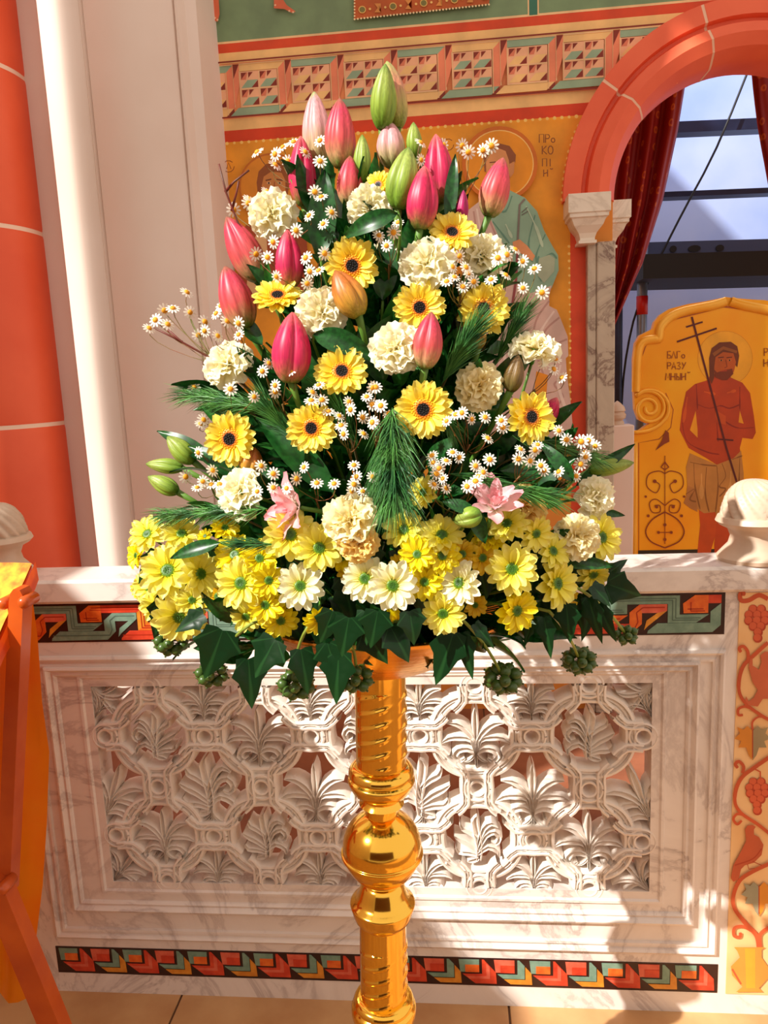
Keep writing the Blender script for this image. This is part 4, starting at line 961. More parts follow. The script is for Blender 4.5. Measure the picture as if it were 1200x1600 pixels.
MG = 'spray chrysanthemums in the lower skirt'
for px, py, d, tone, face, off, lab in [
    (453, 836, 86, 'lemon', (.0, .15), .03, 'lemon chrysanthemum overlapping the left open pink lily'),
    (498, 857, 78, 'lemon', (.15, .15), .025, 'lemon chrysanthemum right of the one under the left pink lily'),
    (534, 872, 48, 'yellow', (.1, .3), 0, 'small yellow chrysanthemum under the frilled peach carnation'),
    (469, 916, 74, 'cream', (.0, .05), .03, 'pale cream-yellow chrysanthemum facing forward, left of centre, above the drooping one'),
    (378, 911, 84, 'lemon', (-.35, .0), .03, 'large lemon chrysanthemum in the left half with a bright green eye'),
    (368, 868, 68, 'yellow', (-.4, .35), 0, 'bright yellow chrysanthemum just under the small left pine tip'),
    (406, 873, 60, 'yellow', (-.1, .2), .012, 'bright yellow chrysanthemum, topmost of the tight yellow column'),
    (420, 907, 56, 'yellow', (.0, .0), .02, 'bright yellow chrysanthemum, second in the tight yellow column'),
    (415, 945, 60, 'yellow', (-.1, -.1), .02, 'bright yellow chrysanthemum, third in the tight yellow column'),
    (438, 968, 60, 'yellow', (.1, -.45), .01, 'bright yellow chrysanthemum, lowest of the tight yellow column, tipped down'),
    (351, 826, 46, 'yellow', (.2, .6), .01, 'bright yellow chrysanthemum seen from the side above the left skirt'),
    (321, 838, 26, 'yellow', (-.6, .4), 0, 'half-open small yellow chrysanthemum bud at the left shoulder'),
    (500, 966, 56, 'yellow', (.1, -.95), .03, 'drooping yellow chrysanthemum alone above the ivy, left of the stand'),
    (571, 904, 76, 'cream', (-.15, .0), .02, 'pale cream-yellow chrysanthemum directly above the brass stand, left of a pair'),
    (613, 915, 80, 'cream', (.1, .0), .035, 'pale cream-yellow chrysanthemum directly above the brass stand, right of a pair'),
    (619, 971, 56, 'yellow', (.1, -.7), .03, 'yellow chrysanthemum hanging lowest above the bowl at the middle'),
    (652, 867, 58, 'yellow', (-.1, .2), .02, 'yellow chrysanthemum left of a touching pair right of centre'),
    (691, 869, 60, 'yellow', (.0, .1), .02, 'yellow chrysanthemum right of a touching pair right of centre'),
    (664, 909, 60, 'yellow', (-.15, -.1), .02, 'yellow chrysanthemum below the touching pair right of centre'),
    (692, 957, 70, 'lemon', (.0, -.35), .03, 'lemon chrysanthemum just above the large ivy leaf right of the stand'),
    (719, 911, 74, 'cream', (-.5, .1), .03, 'pale cream-yellow chrysanthemum turned left, right of centre in the skirt'),
    (690, 838, 72, 'lemon', (.1, .55), .01, 'lemon chrysanthemum tipped up beneath the green lily bud'),
    (632, 830, 72, 'lemon', (-.2, .5), 0, 'lemon chrysanthemum behind the tip of the hanging pine'),
    (624, 882, 36, 'golden', (-.1, .2), 0, 'small golden chrysanthemum wedged above the middle pair'),
    (722, 866, 50, 'golden', (.1, .1), 0, 'golden chrysanthemum with a dark eye right of the yellow pair'),
    (753, 872, 54, 'golden', (.3, .1), 0, 'golden chrysanthemum turned to the right in a shaded gap'),
    (799, 889, 82, 'lemon', (.15, .0), .03, 'large lemon chrysanthemum facing forward in the right half'),
    (805, 953, 74, 'yellow', (.65, -.3), .03, 'yellow chrysanthemum low on the right, turned aside above the bowl rim'),
    (867, 912, 84, 'lemon', (.95, .0), .02, 'big lemon chrysanthemum seen side-on at the lower right'),
    (862, 862, 62, 'lemon', (.7, .3), .01, 'lemon chrysanthemum above the big side-on one at lower right'),
    (793, 820, 66, 'lemon', (-.2, .55), .01, 'lemon chrysanthemum below the right open pink lily'),
    (836, 833, 58, 'lemon', (.55, -.3), .02, 'lemon chrysanthemum pointing down right, below the right pine bough'),
    (937, 840, 76, 'lemon', (.8, .1), .01, 'lemon chrysanthemum at the far right edge over the marble cap'),
    (926, 896, 58, 'lemon', (.4, -.7), .0, 'lemon chrysanthemum drooping at the far right, under a green leaf'),
    (663, 770, 54, 'lemon', (-.7, .2), .02, 'single lemon chrysanthemum high beside the hanging pine bough'),
    (764, 838, 62, 'yellow', (.1, .6), -.01, 'yellow chrysanthemum behind the green lily bud in the skirt'),
    (232, 836, 64, 'lemon', (-.6, .5), .0, 'lemon chrysanthemum at the top left corner of the skirt'),
    (284, 836, 64, 'lemon', (-.1, .7), .01, 'lemon chrysanthemum upturned under the long left pine bough'),
    (215, 868, 42, 'yellow', (-1.1, .0), -.01, 'small yellow chrysanthemum sticking out furthest left'),
    (264, 893, 92, 'lemon', (-.3, .25), .03, 'largest lemon chrysanthemum, in the middle of the left cluster'),
    (311, 897, 76, 'lemon', (.7, .1), .03, 'lemon chrysanthemum turned right at the edge of the left cluster'),
    (236, 918, 62, 'lemon', (-.7, .0), .0, 'lemon chrysanthemum over the mosaic band, left edge of left cluster'),
    (216, 920, 30, 'yellow', (-1, .1), -.02, 'tiny yellow chrysanthemum over the marble cap at far left'),
    (281, 962, 84, 'lemon', (-.1, -.45), .03, 'lemon chrysanthemum lowest in the left cluster above dark berries'),
    (246, 948, 56, 'lemon', (-.5, -.2), .0, 'lemon chrysanthemum behind the lowest one of the left cluster'),
    (342, 932, 52, 'golden', (-.6, .0), -.01, 'golden chrysanthemum in the shaded gap of the left half'),
    (385, 962, 52, 'lemon', (-.3, -.5), -.005, 'lemon chrysanthemum behind the lower end of the yellow column'),
    (300, 938, 50, 'lemon', (.0, .1), .01, 'lemon chrysanthemum with dark eye at the right of the left cluster'),
    (884, 936, 44, 'golden', (.8, -.4), -.01, 'golden chrysanthemum under the big side-on one at lower right'),
    (545, 892, 40, 'golden', (-.2, .3), -.01, 'golden chrysanthemum deep between the cream pair and its neighbour'),
    (742, 945, 40, 'golden', (.2, -.2), -.02, 'golden chrysanthemum in the dark gap above the right bowl rim')]:
    big = d > 64
    daisy('chrysanthemum', px, py, d, mp[tone], md_, [(14 if big else 13, 1.0, .08, 0), (11, .88, .34, 1)] if big or tone in ('yellow', 'golden') else [(13, 1.0, .1, 0), (9, .85, .32, 2)], lab, 'flower', MG, face, off, roll=rnd.uniform(0, 1), stem=.0015)

# --- carnations
CP = {}
for k_, cs in {'cream': [(0, (240, 216, 120)), (.4, (255, 244, 190)), (1, (255, 252, 226))], 'butter': [(0, (240, 210, 110)), (.45, (255, 236, 160)), (1, (255, 248, 206))], 'peach': [(0, (240, 160, 50)), (.5, (250, 206, 100)), (1, (254, 226, 140))]}.items():
    m = grad(k_+'_carnation_petal', 'X', cs, transl=.3, noise=.2)
    L3 = []
    for v in range(3):
        r3 = random.Random(v+5); V = []; F = []; nx, ny = 7, 12
        ph = [r3.uniform(0, 6) for _ in range(4)]
        for i in range(nx+1):
            t = i/nx
            for j in range(ny+1):
                c = j/ny*2-1; an_ = c*(.25+.55*t); rr = .1+.9*t*(1-.10*abs(c)**2)+(.035*((j % 2)*2-1) if i == nx else 0)
                V.append((rr*cos(an_), rr*sin(an_), .16*t*t*sin(c*5+ph[0])+.10*t**2*sin(c*9+ph[1])+.05*t**3*sin(c*17+ph[2])+.12*t*t-.16*t**4))
        for i in range(nx):
            for j in range(ny): F.append((i*(ny+1)+j, (i+1)*(ny+1)+j, (i+1)*(ny+1)+j+1, i*(ny+1)+j+1))
        L3.append(mesh_data('petal', V, F, m))
    CP[k_] = L3
tb = MB(); tb.lathe([(.05, -.62), (.11, -.55), (.13, -.3), (.17, -.08), (.2, .02)], n=12); cupm = mesh_data('calyx', tb.V, tb.F, mat('bright_green_calyx', (70, 150, 40), .45, c2=(50, 120, 34), scale=20))
def carnation(px, py, d, tone, face, off, lab, sq=1):
    P = spot(px, py, off); n = facing(P, face, .5); mw = frame(P, n, rnd.uniform(0, 6)); s = d*.5*pxm(P)*1.05
    root = tag(empty('carnation', mw=mw), lab, 'flower', 'cream carnations')
    for cnt, sc_, el in ((8, 1.0, .02), (7, .92, .34), (6, .78, .68), (5, .62, 1.02), (4, .45, 1.3)):
        for i in range(cnt):
            a = 2*PI*i/cnt+rnd.uniform(-.2, .2)+el; ss = s*sc_*rnd.uniform(.92, 1.06)
            link('petal', CP[tone][rnd.randrange(3)], root, Matrix.Rotation(a, 4, 'Z') @ Matrix.Rotation(-el+rnd.uniform(-.12, .12), 4, 'Y') @ Matrix.Rotation(rnd.uniform(-.25, .25), 4, 'X') @ Matrix.Diagonal((ss, ss, ss, 1)))
    link('calyx', cupm, root, Matrix.Diagonal((s, s, s, 1)))
    add_stem(root, mw, P-n*s*.5, n, .002)
for a_ in [
    (425, 336, 78, 'cream', (-.2, .45), .01, 'cream carnation near the top left, beside the saint in the fresco'),
    (578, 326, 70, 'cream', (.1, .3), .0, 'cream carnation behind the bent blue-green leaf at the top'),
    (668, 413, 84, 'cream', (-.1, .3), .02, 'cream carnation under the topmost yellow gerbera'),
    (755, 400, 72, 'cream', (.3, .5), .0, 'cream carnation high on the right behind small daisies'),
    (503, 488, 80, 'cream', (.0, .35), .02, 'cream carnation left of the orange-green lily bud'),
    (620, 545, 82, 'cream', (-.1, .35), .03, 'white-cream carnation at the very centre beside the coral bud'),
    (356, 570, 80, 'cream', (-.5, .6), .01, 'cream carnation furthest left of the upper ones'),
    (834, 546, 80, 'cream', (.3, 1.6), .02, 'cream carnation seen from the side with bright green calyx, right'),
    (748, 604, 76, 'butter', (.3, .0), .0, 'butter-yellow carnation behind pine needles on the right'),
    (376, 770, 84, 'cream', (-.9, .2), .02, 'tall cream carnation left of the open pink lily'),
    (930, 777, 66, 'cream', (.7, .0), .01, 'cream carnation at the right edge under the green bud'),
    (548, 812, 84, 'butter', (-.1, .4), .03, 'butter-yellow carnation in the middle right beside the hanging pine'),
    (560, 848, 64, 'peach', (.1, -.2), .03, 'frilled peach-yellow carnation directly above the middle chrysanthemums'),
    (900, 838, 72, 'butter', (.2, .1), .02, 'butter-yellow carnation between lemon chrysanthemums at the far right'),
    (818, 790, 74, 'peach', (.4, .4), .0, 'peach-yellow carnation right of the open pink lily on the right'),
    (606, 398, 50, 'cream', (.1, .4), -.03, 'cream carnation deep inside, between two gerberas near top')]: carnation(*a_)

# --- lily buds
def bud_mesh(nm, m):
    R_ = []; nr, nt = 18, 48
    for i in range(nr+1):
        t = i/nr; r = .5*(sin(PI*min(1, (t*.93+.045)**.82))**.72); r *= (1-.12*t)
        if t > .93: r *= 1-(t-.93)/.07*.55
        ring = []
        for j in range(nt):
            a = 2*PI*j/nt; l3 = abs(cos(1.5*a)); rr = r*(1.03-.24*(1-l3)**2.4-.05*max(0, cos(3*a))**20+.03*abs(sin(3*a))**.5)
            ring.append(Vector((rr*cos(a+t*.25), rr*sin(a+t*.25), t)))
        R_.append(ring)
    q = MB(); q.rings(R_, 0, True, True); return mesh_data(nm, q.V, q.F, m)
BT = {'hot': [(0, (120, 150, 60)), (.12, (200, 120, 90)), (.3, (226, 50, 100)), (.75, (226, 34, 92)), (1, (232, 110, 110))],
      'coral': [(0, (110, 150, 60)), (.15, (214, 170, 120)), (.38, (232, 96, 96)), (.8, (224, 62, 96)), (1, (170, 100, 80))],
      'pale': [(0, (150, 170, 80)), (.25, (226, 200, 150)), (.5, (240, 180, 180)), (.85, (236, 170, 176)), (1, (170, 190, 120))],
      'green': [(0, (100, 150, 40)), (.4, (160, 190, 70)), (.8, (172, 190, 90)), (1, (120, 150, 60))],
      'blush': [(0, (140, 160, 60)), (.3, (206, 190, 110)), (.6, (226, 150, 120)), (1, (170, 180, 100))],
      'amber': [(0, (170, 160, 60)), (.35, (220, 160, 60)), (.7, (214, 120, 50)), (1, (180, 110, 50))],
      'magenta': [(0, (150, 60, 90)), (.4, (206, 30, 110)), (1, (180, 40, 110))],
      'olive': [(0, (90, 90, 40)), (.5, (140, 110, 60)), (1, (120, 90, 50))]}
BM_ = {}
for k_, st in BT.items():
    m = grad(k_+'_bud', 'Z', st, rough=.42, transl=.2, noise=.25, nscale=5, stripes=((22, 22, 1.2), .32)); BM_[k_] = bud_mesh('bud', m)
def lily(bx, by, tx, ty, w_, tone, off, lab, stem=.0035, dep=0, bend=None):
    Y = depthY((bx+tx)/2, (by+ty)/2, off); P, T = at(bx, by, Y), at(tx, ty, Y-dep); n = (T-P); ln = n.length; n.normalize()
    mw = frame(P, n, rnd.uniform(0, 6)); root = tag(empty('lily_bud', mw=mw), lab, 'flower bud', 'unopened lilies')
    ww = w_*pxm(P)*1.14
    link('bud', BM_[tone], root, Matrix.Diagonal((ww, ww, ln*1.02, 1)))
    inv = mw.inverted(); E_ = bend or axis_at(max(TOPC.z, P.z-.30))
    pts = [inv @ v for v in bez(P+n*.004, P-n*.045+(E_-P)*.22+Vector((0, .03, 0)), E_, 8)]
    q = MB(); q.tube(pts, [stem*1.5]+[stem]*8, 7); q.build('stem', STEM, root, True)
for a_ in [
    (597, 202, 602, 102, 36, 'green', .02, 'green lily bud standing highest at the top, on a straight stem', .0035, .01),
    (621, 200, 605, 98, 42, 'blush', .0, 'blush and green lily bud leaning behind the highest green one', .004),
    (500, 258, 491, 146, 42, 'pale', .02, 'pale pink lily bud, left of the two tall ones at top left'),
    (533, 262, 531, 156, 44, 'coral', .03, 'pink and green lily bud, right of the two tall ones at top left'),
    (474, 322, 470, 215, 38, 'hot', -.01, 'deep pink lily bud behind daisies, below the pale pink one'),
    (546, 322, 547, 245, 36, 'coral', -.01, 'small coral lily bud tucked behind the tall pink and green one'),
    (567, 286, 566, 212, 26, 'green', .0, 'slim green lily bud right of the tall pink and green one'),
    (622, 326, 638, 232, 46, 'green', .04, 'plump green lily bud beside the small yellow gerbera near the top'),
    (614, 262, 607, 190, 40, 'pale', -.02, 'pale pink lily bud hidden behind the two highest stems'),
    (648, 246, 646, 192, 22, 'green', -.01, 'small green lily bud right of the hidden pale pink one'),
    (690, 320, 681, 212, 42, 'hot', .01, 'hot pink lily bud, upper of the pair above the topmost gerbera'),
    (656, 358, 663, 261, 46, 'hot', .04, 'hot pink lily bud, lower left of the pair above the topmost gerbera'),
    (764, 338, 786, 248, 42, 'coral', .03, 'coral pink lily bud covering the face of the right-hand saint'),
    (720, 350, 724, 298, 18, 'magenta', .01, 'narrow magenta lily bud right of the hot pink pair'),
    (406, 438, 355, 341, 46, 'coral', .03, 'coral pink lily bud, upper of the two leaning left at the left side'),
    (453, 450, 449, 361, 40, 'hot', .02, 'hot pink upright lily bud above the upturned gerbera'),
    (385, 512, 352, 418, 48, 'coral', .03, 'coral pink lily bud, lower of the two leaning left at the left side'),
    (454, 598, 457, 490, 54, 'hot', .05, 'largest deep pink lily bud, with tiny daisies in front of it'),
    (562, 494, 524, 424, 46, 'amber', .03, 'orange-green lily bud drooping below the upper gerbera', ),
    (664, 576, 674, 489, 42, 'coral', .045, 'coral lily bud in front of a gerbera at the centre'),
    (798, 612, 810, 556, 28, 'olive', .02, 'brownish green lily bud beside the side-on carnation'),
    (303, 722, 262, 683, 30, 'green', .02, 'green lily bud, uppermost of the three sticking out at left'),
    (286, 731, 229, 725, 22, 'green', .02, 'green lily bud, middle of the three sticking out at left'),
    (278, 769, 232, 745, 25, 'green', .02, 'green lily bud, lowest of the three sticking out at left'),
    (920, 736, 989, 723, 25, 'green', .02, 'green lily bud pointing right at the right edge of the bouquet'),
    (752, 802, 710, 816, 30, 'green', .05, 'lime green lily bud lying in front below the right pink lily'),
    (388, 740, 398, 700, 34, 'amber', -.01, 'orange lily bud hidden behind the furthest left gerbera'),
    (848, 662, 870, 622, 26, 'hot', -.02, 'dark red lily bud behind the furthest right gerbera'),
    (748, 545, 736, 498, 30, 'amber', -.02, 'brown-orange lily bud hidden behind the high right gerbera')]: lily(*a_)

# --- open double pink lilies
LPM = grad('pink_lily_petal', 'X', [(0, (200, 190, 120)), (.25, (255, 236, 230)), (.6, (252, 206, 208)), (1, (244, 160, 172))], transl=.3, noise=.25, rough=.45)
lp = []
for v in range(2):
    V = []; F = []; nx, ny = 9, 6
    for i in range(nx+1):
        t = i/nx; wv = .21*sin(PI*min(1, t*.9+.06))**.75+.01
        for j in range(ny+1):
            c = j/ny*2-1
            V.append((.05+.95*t, c*wv, .5*t*t-.55*max(0, t-.5)**1.5*(1+v)+.07*abs(c)+.03*sin(t*14+c*4+v)*abs(c)))
    for i in range(nx):
        for j in range(ny): F.append((i*(ny+1)+j, (i+1)*(ny+1)+j, (i+1)*(ny+1)+j+1, i*(ny+1)+j+1))
    lp.append(mesh_data('petal', V, F, LPM))
for px, py, d, face, off, lab in [(444, 794, 104, (-1.3, .0), .05, 'open pale pink double lily on the left, opening towards the left'), (775, 776, 98, (.15, .8), .05, 'open pale pink double lily on the right, beside the pine bough')]:
    P = spot(px, py, off); n = facing(P, face); mw = frame(P-n*.02, n); s = d*.56*pxm(P); root = tag(empty('open_lily', mw=mw), lab, 'flower', 'open pink lilies')
    for cnt, sc_, el in ((6, 1, .25), (6, .85, .65), (5, .65, 1.0), (3, .5, 1.3)):
        for i in range(cnt):
            ss = s*sc_*rnd.uniform(.9, 1.08)
            link('petal', lp[rnd.randrange(2)], root, Matrix.Rotation(2*PI*i/cnt+el*2+rnd.uniform(-.2, .2), 4, 'Z') @ Matrix.Rotation(-el+rnd.uniform(-.12, .12), 4, 'Y') @ Matrix.Diagonal((ss, ss, ss, 1)))
    add_stem(root, mw, P-n*.02, n, .003)

# --- feverfew sprigs with small white daisies
FW_ = mat('feverfew_white', (255, 250, 236), .5, transl=.2); FY = mat('feverfew_yellow', (238, 170, 20), .6, c2=(224, 140, 10), scale=60)
q = MB()
for i in range(11):
    a = 2*PI*i/11; ux, uy = cos(a), sin(a); h = [.0, .13, .15, .10]
    V = []
    for t, h_ in ((.36, .08), (.62, .135), (.85, .13), (1.0, .06)):
        V += [(ux*t-uy*h_, uy*t+ux*h_, .05-.12*t*t), (ux*t+uy*h_, uy*t-ux*h_, .05-.12*t*t)]
    q.add(V, [(0, 1, 3, 2), (2, 3, 5, 4), (4, 5, 7, 6)])
fpm = [mesh_data('petals', q.V, q.F, FW_)]
q = MB(); q.lathe([(.38, 0), (.40, .08), (.34, .2), (.2, .28), (.02, .31)], n=12); fcm = mesh_data('centre', q.V, q.F, FY)
SPR = [
 ('topmost feverfew sprig at the upper left, against the frieze', (470, 330), [(459, 222), (442, 230), (430, 241), (402, 238), (430, 258), (450, 252), (477, 238)]),
 ('feverfew sprig among the two tall pink lily buds', (500, 350), [(500, 220), (500, 252), (502, 308), (518, 332), (505, 350), (492, 300)]),
 ('feverfew sprig around the top left cream carnation', (450, 430), [(390, 312), (418, 300), (365, 328), (483, 337), (463, 360), (427, 378), (388, 318)]),
 ('feverfew sprig between the left pink buds and the upper gerbera', (490, 500), [(418, 402), (400, 397), (478, 403), (498, 423), (480, 443), (432, 432), (484, 424), (507, 396)]),
 ('feverfew sprig right of the upper gerbera near the middle top', (610, 470), [(592, 368), (622, 348), (593, 372), (615, 363), (604, 384)]),
 ('feverfew sprig above the hot pink pair of buds', (680, 380), [(657, 223), (658, 250), (693, 227)]),
 ('feverfew sprig rising before the right saint halo', (715, 360), [(722, 228), (732, 238), (755, 235), (768, 228)]),
 ('feverfew sprig round the high right cream carnation', (720, 520), [(718, 400), (728, 418), (732, 427), (710, 433), (723, 448), (707, 417), (740, 440), (698, 440)]),
 ('airy feverfew sprig over the teal robe of the right saint', (770, 560), [(792, 398), (805, 390), (778, 403), (817, 408), (835, 420), (767, 437), (817, 450), (847, 457), (790, 430)]),
 ('long feverfew sprig stretching furthest left across the pale pier', (380, 620), [(292, 457), (270, 482), (257, 485), (262, 507), (297, 488), (243, 500), (233, 513), (320, 503), (320, 517), (310, 524)]),
 ('feverfew sprig between the lower coral bud and left carnation', (400, 600), [(340, 525), (338, 490), (355, 502), (373, 505), (373, 523), (345, 478)]),
 ('feverfew sprig in front of the largest deep pink bud', (450, 690), [(457, 563), (456, 580), (430, 602), (430, 612), (420, 568), (410, 580)]),
 ('small feverfew sprig below the left cream carnation', (380, 660), [(360, 608), (303, 605), (397, 620), (313, 663), (318, 656)]),
 ('feverfew sprig beside the three green buds on the left', (380, 790), [(310, 707), (332, 735), (308, 762), (317, 752), (330, 757), (343, 757), (290, 745)]),
 ('feverfew row under the left gerberas, above the left pink lily', (440, 800), [(408, 728), (427, 740), (427, 762), (448, 763), (402, 768)]),
 ('feverfew row to the right of the left pink lily, on dark green', (500, 820), [(475, 730), (463, 748), (495, 755), (522, 756)]),
 ('feverfew sprig hanging straight below the centre, left of the pine', (560, 820), [(553, 727), (557, 745), (553, 757), (567, 768), (582, 745), (549, 768)]),
 ('dense feverfew sprig at the centre, left half', (555, 760), [(513, 643), (533, 665), (537, 678), (545, 628), (548, 640), (568, 678), (530, 650)]),
 ('dense feverfew sprig at the centre, right half', (590, 740), [(573, 620), (582, 632), (567, 652), (582, 660), (593, 632), (582, 606), (587, 605), (595, 634), (608, 646), (586, 662)]),
 ('feverfew sprig left of the gerbera and the middle carnation', (520, 640), [(488, 613), (498, 602), (486, 626), (503, 625)]),
 ('feverfew row right of the largest gerbera', (720, 740), [(698, 658), (712, 648), (722, 645), (737, 655), (758, 652), (783, 657), (786, 668), (762, 685)]),
 ('feverfew sprig under the furthest right gerbera', (790, 780), [(813, 702), (840, 695), (828, 720), (845, 727), (850, 735), (810, 717), (836, 703)]),
 ('feverfew sprig over the marble shaft at the right', (860, 790), [(873, 673), (885, 687), (908, 690), (920, 688), (930, 697), (913, 707), (915, 714), (907, 725), (873, 737), (875, 727), (900, 744)]),
 ('feverfew cluster below the largest gerbera on dark green', (680, 810), [(675, 712), (677, 723), (697, 720), (707, 707), (718, 715), (686, 732)]),
 ('feverfew cluster just left of the right pink lily', (720, 830), [(682, 740), (692, 748), (678, 757), (697, 763), (730, 760), (743, 752)]),
 ('feverfew sprig above the right pink lily', (760, 800), [(765, 718), (743, 728), (755, 738), (748, 744)]),
 ('thin feverfew sprig right of the side-on carnation', (800, 650), [(868, 562), (865, 577), (878, 590), (850, 568)]),
]
for lab, (bx, by), heads in SPR:
    P0 = spot(sum(h[0] for h in heads)/len(heads), sum(h[1] for h in heads)/len(heads), .03); B0 = spot(bx, by, -.05)
    mw = Matrix.Translation(B0); root = tag(empty('feverfew_sprig', mw=mw), lab, 'flower sprig', 'feverfew sprigs')
    q = MB(); cx_, cy_ = sum(h[0] for h in heads)/len(heads), sum(h[1] for h in heads)/len(heads)
    J = spot(bx*.45+cx_*.55, by*.45+cy_*.55, .01)
    q.tube([v-B0 for v in bez(axis_at(max(TOPC.z, B0.z-.12)), B0, J, 6)], .0011, 5)
    for hx, hy in heads:
        P = spot(hx, hy, .045+rnd.uniform(-.008, .012)); n = facing(P, (rnd.uniform(-.9, .9), rnd.uniform(-.3, 1.3))); s = rnd.uniform(9.6, 12)*pxm(P)
        q.tube([v-B0 for v in bez(J.lerp(B0, rnd.uniform(0, .4)), P-n*.02-Vector((0, 0, .01)), P-n*.001, 5)], .0006, 4)
        fm = frame(P-B0, n, rnd.uniform(0, 6)) @ Matrix.Diagonal((s, s, s, 1))
        fo = link('flower_head', fpm[0], root, fm); link('centre', fcm, fo, Matrix.Identity(4))
    q.build('stem', mat('feverfew_stem', (104, 110, 40), .6, c2=(130, 70, 40), scale=20), root, True)

# --- pine boughs
def pine(px0, py0, px1, py1, lab, ln=60, n=420, off=.03, sag=0, fan=.5):
    A0, A1 = spot(px0, py0, off-.02), spot(px1, py1, off+.01); mid = (A0+A1)/2+Vector((0, 0, sag)); P_ = bez(A0, mid, A1, 8); mw = Matrix.Translation(A0)
    root = tag(empty('pine_bough', mw=mw), lab, 'pine branch', 'long-needled pine boughs')
    q = MB(); q.tube([v-A0 for v in bez(axis_at(TOPC.z+.02 if A0.z < TOPC.z+.3 else A0.z-.2), A0, P_[4], 5)]+[v-A0 for v in P_[5:]], .0016, 5); q.build('twig', mat('pine_bark', (84, 74, 40), .7), root, True)
    q = MB(); L_ = ln*pxm(A0); D = (A1-A0).normalized()
    for i in range(n):
        t = rnd.uniform(.0, 1)**.8; k = min(int(t*8), 7); p = P_[k].lerp(P_[k+1], t*8-k)-A0; d = (P_[k+1]-P_[k]).normalized()
        u = d.orthogonal().normalized(); a = rnd.uniform(0, 2*PI); rd = Matrix.Rotation(a, 3, d) @ u
        v = (d+rd*rnd.uniform(.15, fan)).normalized(); l = L_*rnd.uniform(.7, 1.1); wv = v.cross(Vector((rnd.uniform(-1, 1), rnd.uniform(-1, 1), rnd.uniform(-1, 1)))).normalized()*.00045
        m_ = p+v*l*.55; e_ = p+(v+Vector((0, 0, -.12)) + D*.1).normalized()*l
        q.add([p-wv, p+wv, m_-wv, m_+wv, e_], [(0, 1, 3, 2), (2, 3, 4)])
    o = q.build('needles', NEEDLE, root, True); o['kind'] = 'stuff'
for a_ in [
    (420, 640, 300, 618, 'pine bough fanning left above the furthest left gerbera', 76, 480),
    (420, 795, 262, 806, 'pine bough sweeping left above the lemon chrysanthemum cluster', 66, 560, .05),
    (612, 636, 618, 775, 'pine bough hanging down at the centre in front of everything', 82, 800, .07, 0, 1.1),
    (600, 690, 590, 740, 'shorter pine bough behind the hanging one at the centre', 60, 300, .03),
    (690, 600, 738, 520, 'pine bough rising right of the coral bud', 66, 460, .02),
    (770, 575, 812, 500, 'airy pine bough before the pink robe of the right saint', 58, 380, -.01),
    (700, 740, 850, 775, 'pine bough pointing right beside the right pink lily', 66, 460, .04),
    (800, 680, 925, 715, 'pine bough reaching to the marble shaft at the right', 60, 420, .02),
    (440, 850, 380, 850, 'short pine tip over the bright yellow chrysanthemums', 46, 160, .06),
    (520, 560, 500, 480, 'pine bough standing between carnation and deep pink bud', 56, 200, -.02),
    (470, 700, 420, 640, 'pine bough behind the left gerberas', 62, 300, .0),
    (560, 700, 520, 620, 'pine bough behind the central feverfew', 60, 260, -.01),
    (640, 560, 700, 660, 'pine bough behind the largest gerbera', 60, 300, -.01)]: pine(*a_)

# --- leaves
def lance_mesh(nm, m, bend=.25, wd=.13, twist=0):
    V = []; F = []; n = 10
    for i in range(n+1):
        t = i/n; wv = wd*sin(PI*t**.8)**.8+.004
        for j, c in enumerate((-1, -.5, 0, .5, 1)):
            a = twist*t; y, z = c*wv, .05*abs(c)*wd*6-.0
            V.append((t, y*cos(a)-z*sin(a), y*sin(a)+z*cos(a)+bend*(t-t*t*1.6)))
    for i in range(n):
        for j in range(4): F.append((i*5+j, (i+1)*5+j, (i+1)*5+j+1, i*5+j+1))
    return mesh_data(nm, V, F, m)
LMS = [lance_mesh('leaf', DLEAF, .2), lance_mesh('leaf', DLEAF, .5, .16), lance_mesh('leaf', MLEAF, .3, .12, .5), lance_mesh('leaf', DLEAF, .1, .11, -.5)]
def leafframe(P, T, up):
    x = (T-P); l = x.length; x.normalize(); y = up.cross(x)
    y = y.normalized() if y.length > 1e-4 else x.orthogonal().normalized()
    z = x.cross(y); m = Matrix((x, y, z)).transposed().to_4x4(); m.translation = P; return m, l
def bigleaf(bx, by, tx, ty, w_, lab, off=.03, bend=.15, m=DLEAF, dep=0):
    Y = depthY((bx+tx)/2, (by+ty)/2, off); P, T = at(bx, by, Y), at(tx, ty, Y-dep); fm, l = leafframe(P, T, (CAMP-P).normalized()+UP*.3)
    root = tag(empty('lily_leaf', mw=fm), lab, 'leaf', 'broad lily leaves')
    wd = w_*.5*pxm(P)/l
    me = lance_mesh('blade', m, bend, wd, .2); link('blade', me, root, Matrix.Diagonal((l, l, l, 1)))
    inv = fm.inverted(); q = MB(); q.tube([inv @ v for v in bez(P, P+(P-T)*.2, axis_at(max(TOPC.z, P.z-.2)), 5)], .0018, 5); q.build('stem', STEM, root, True)
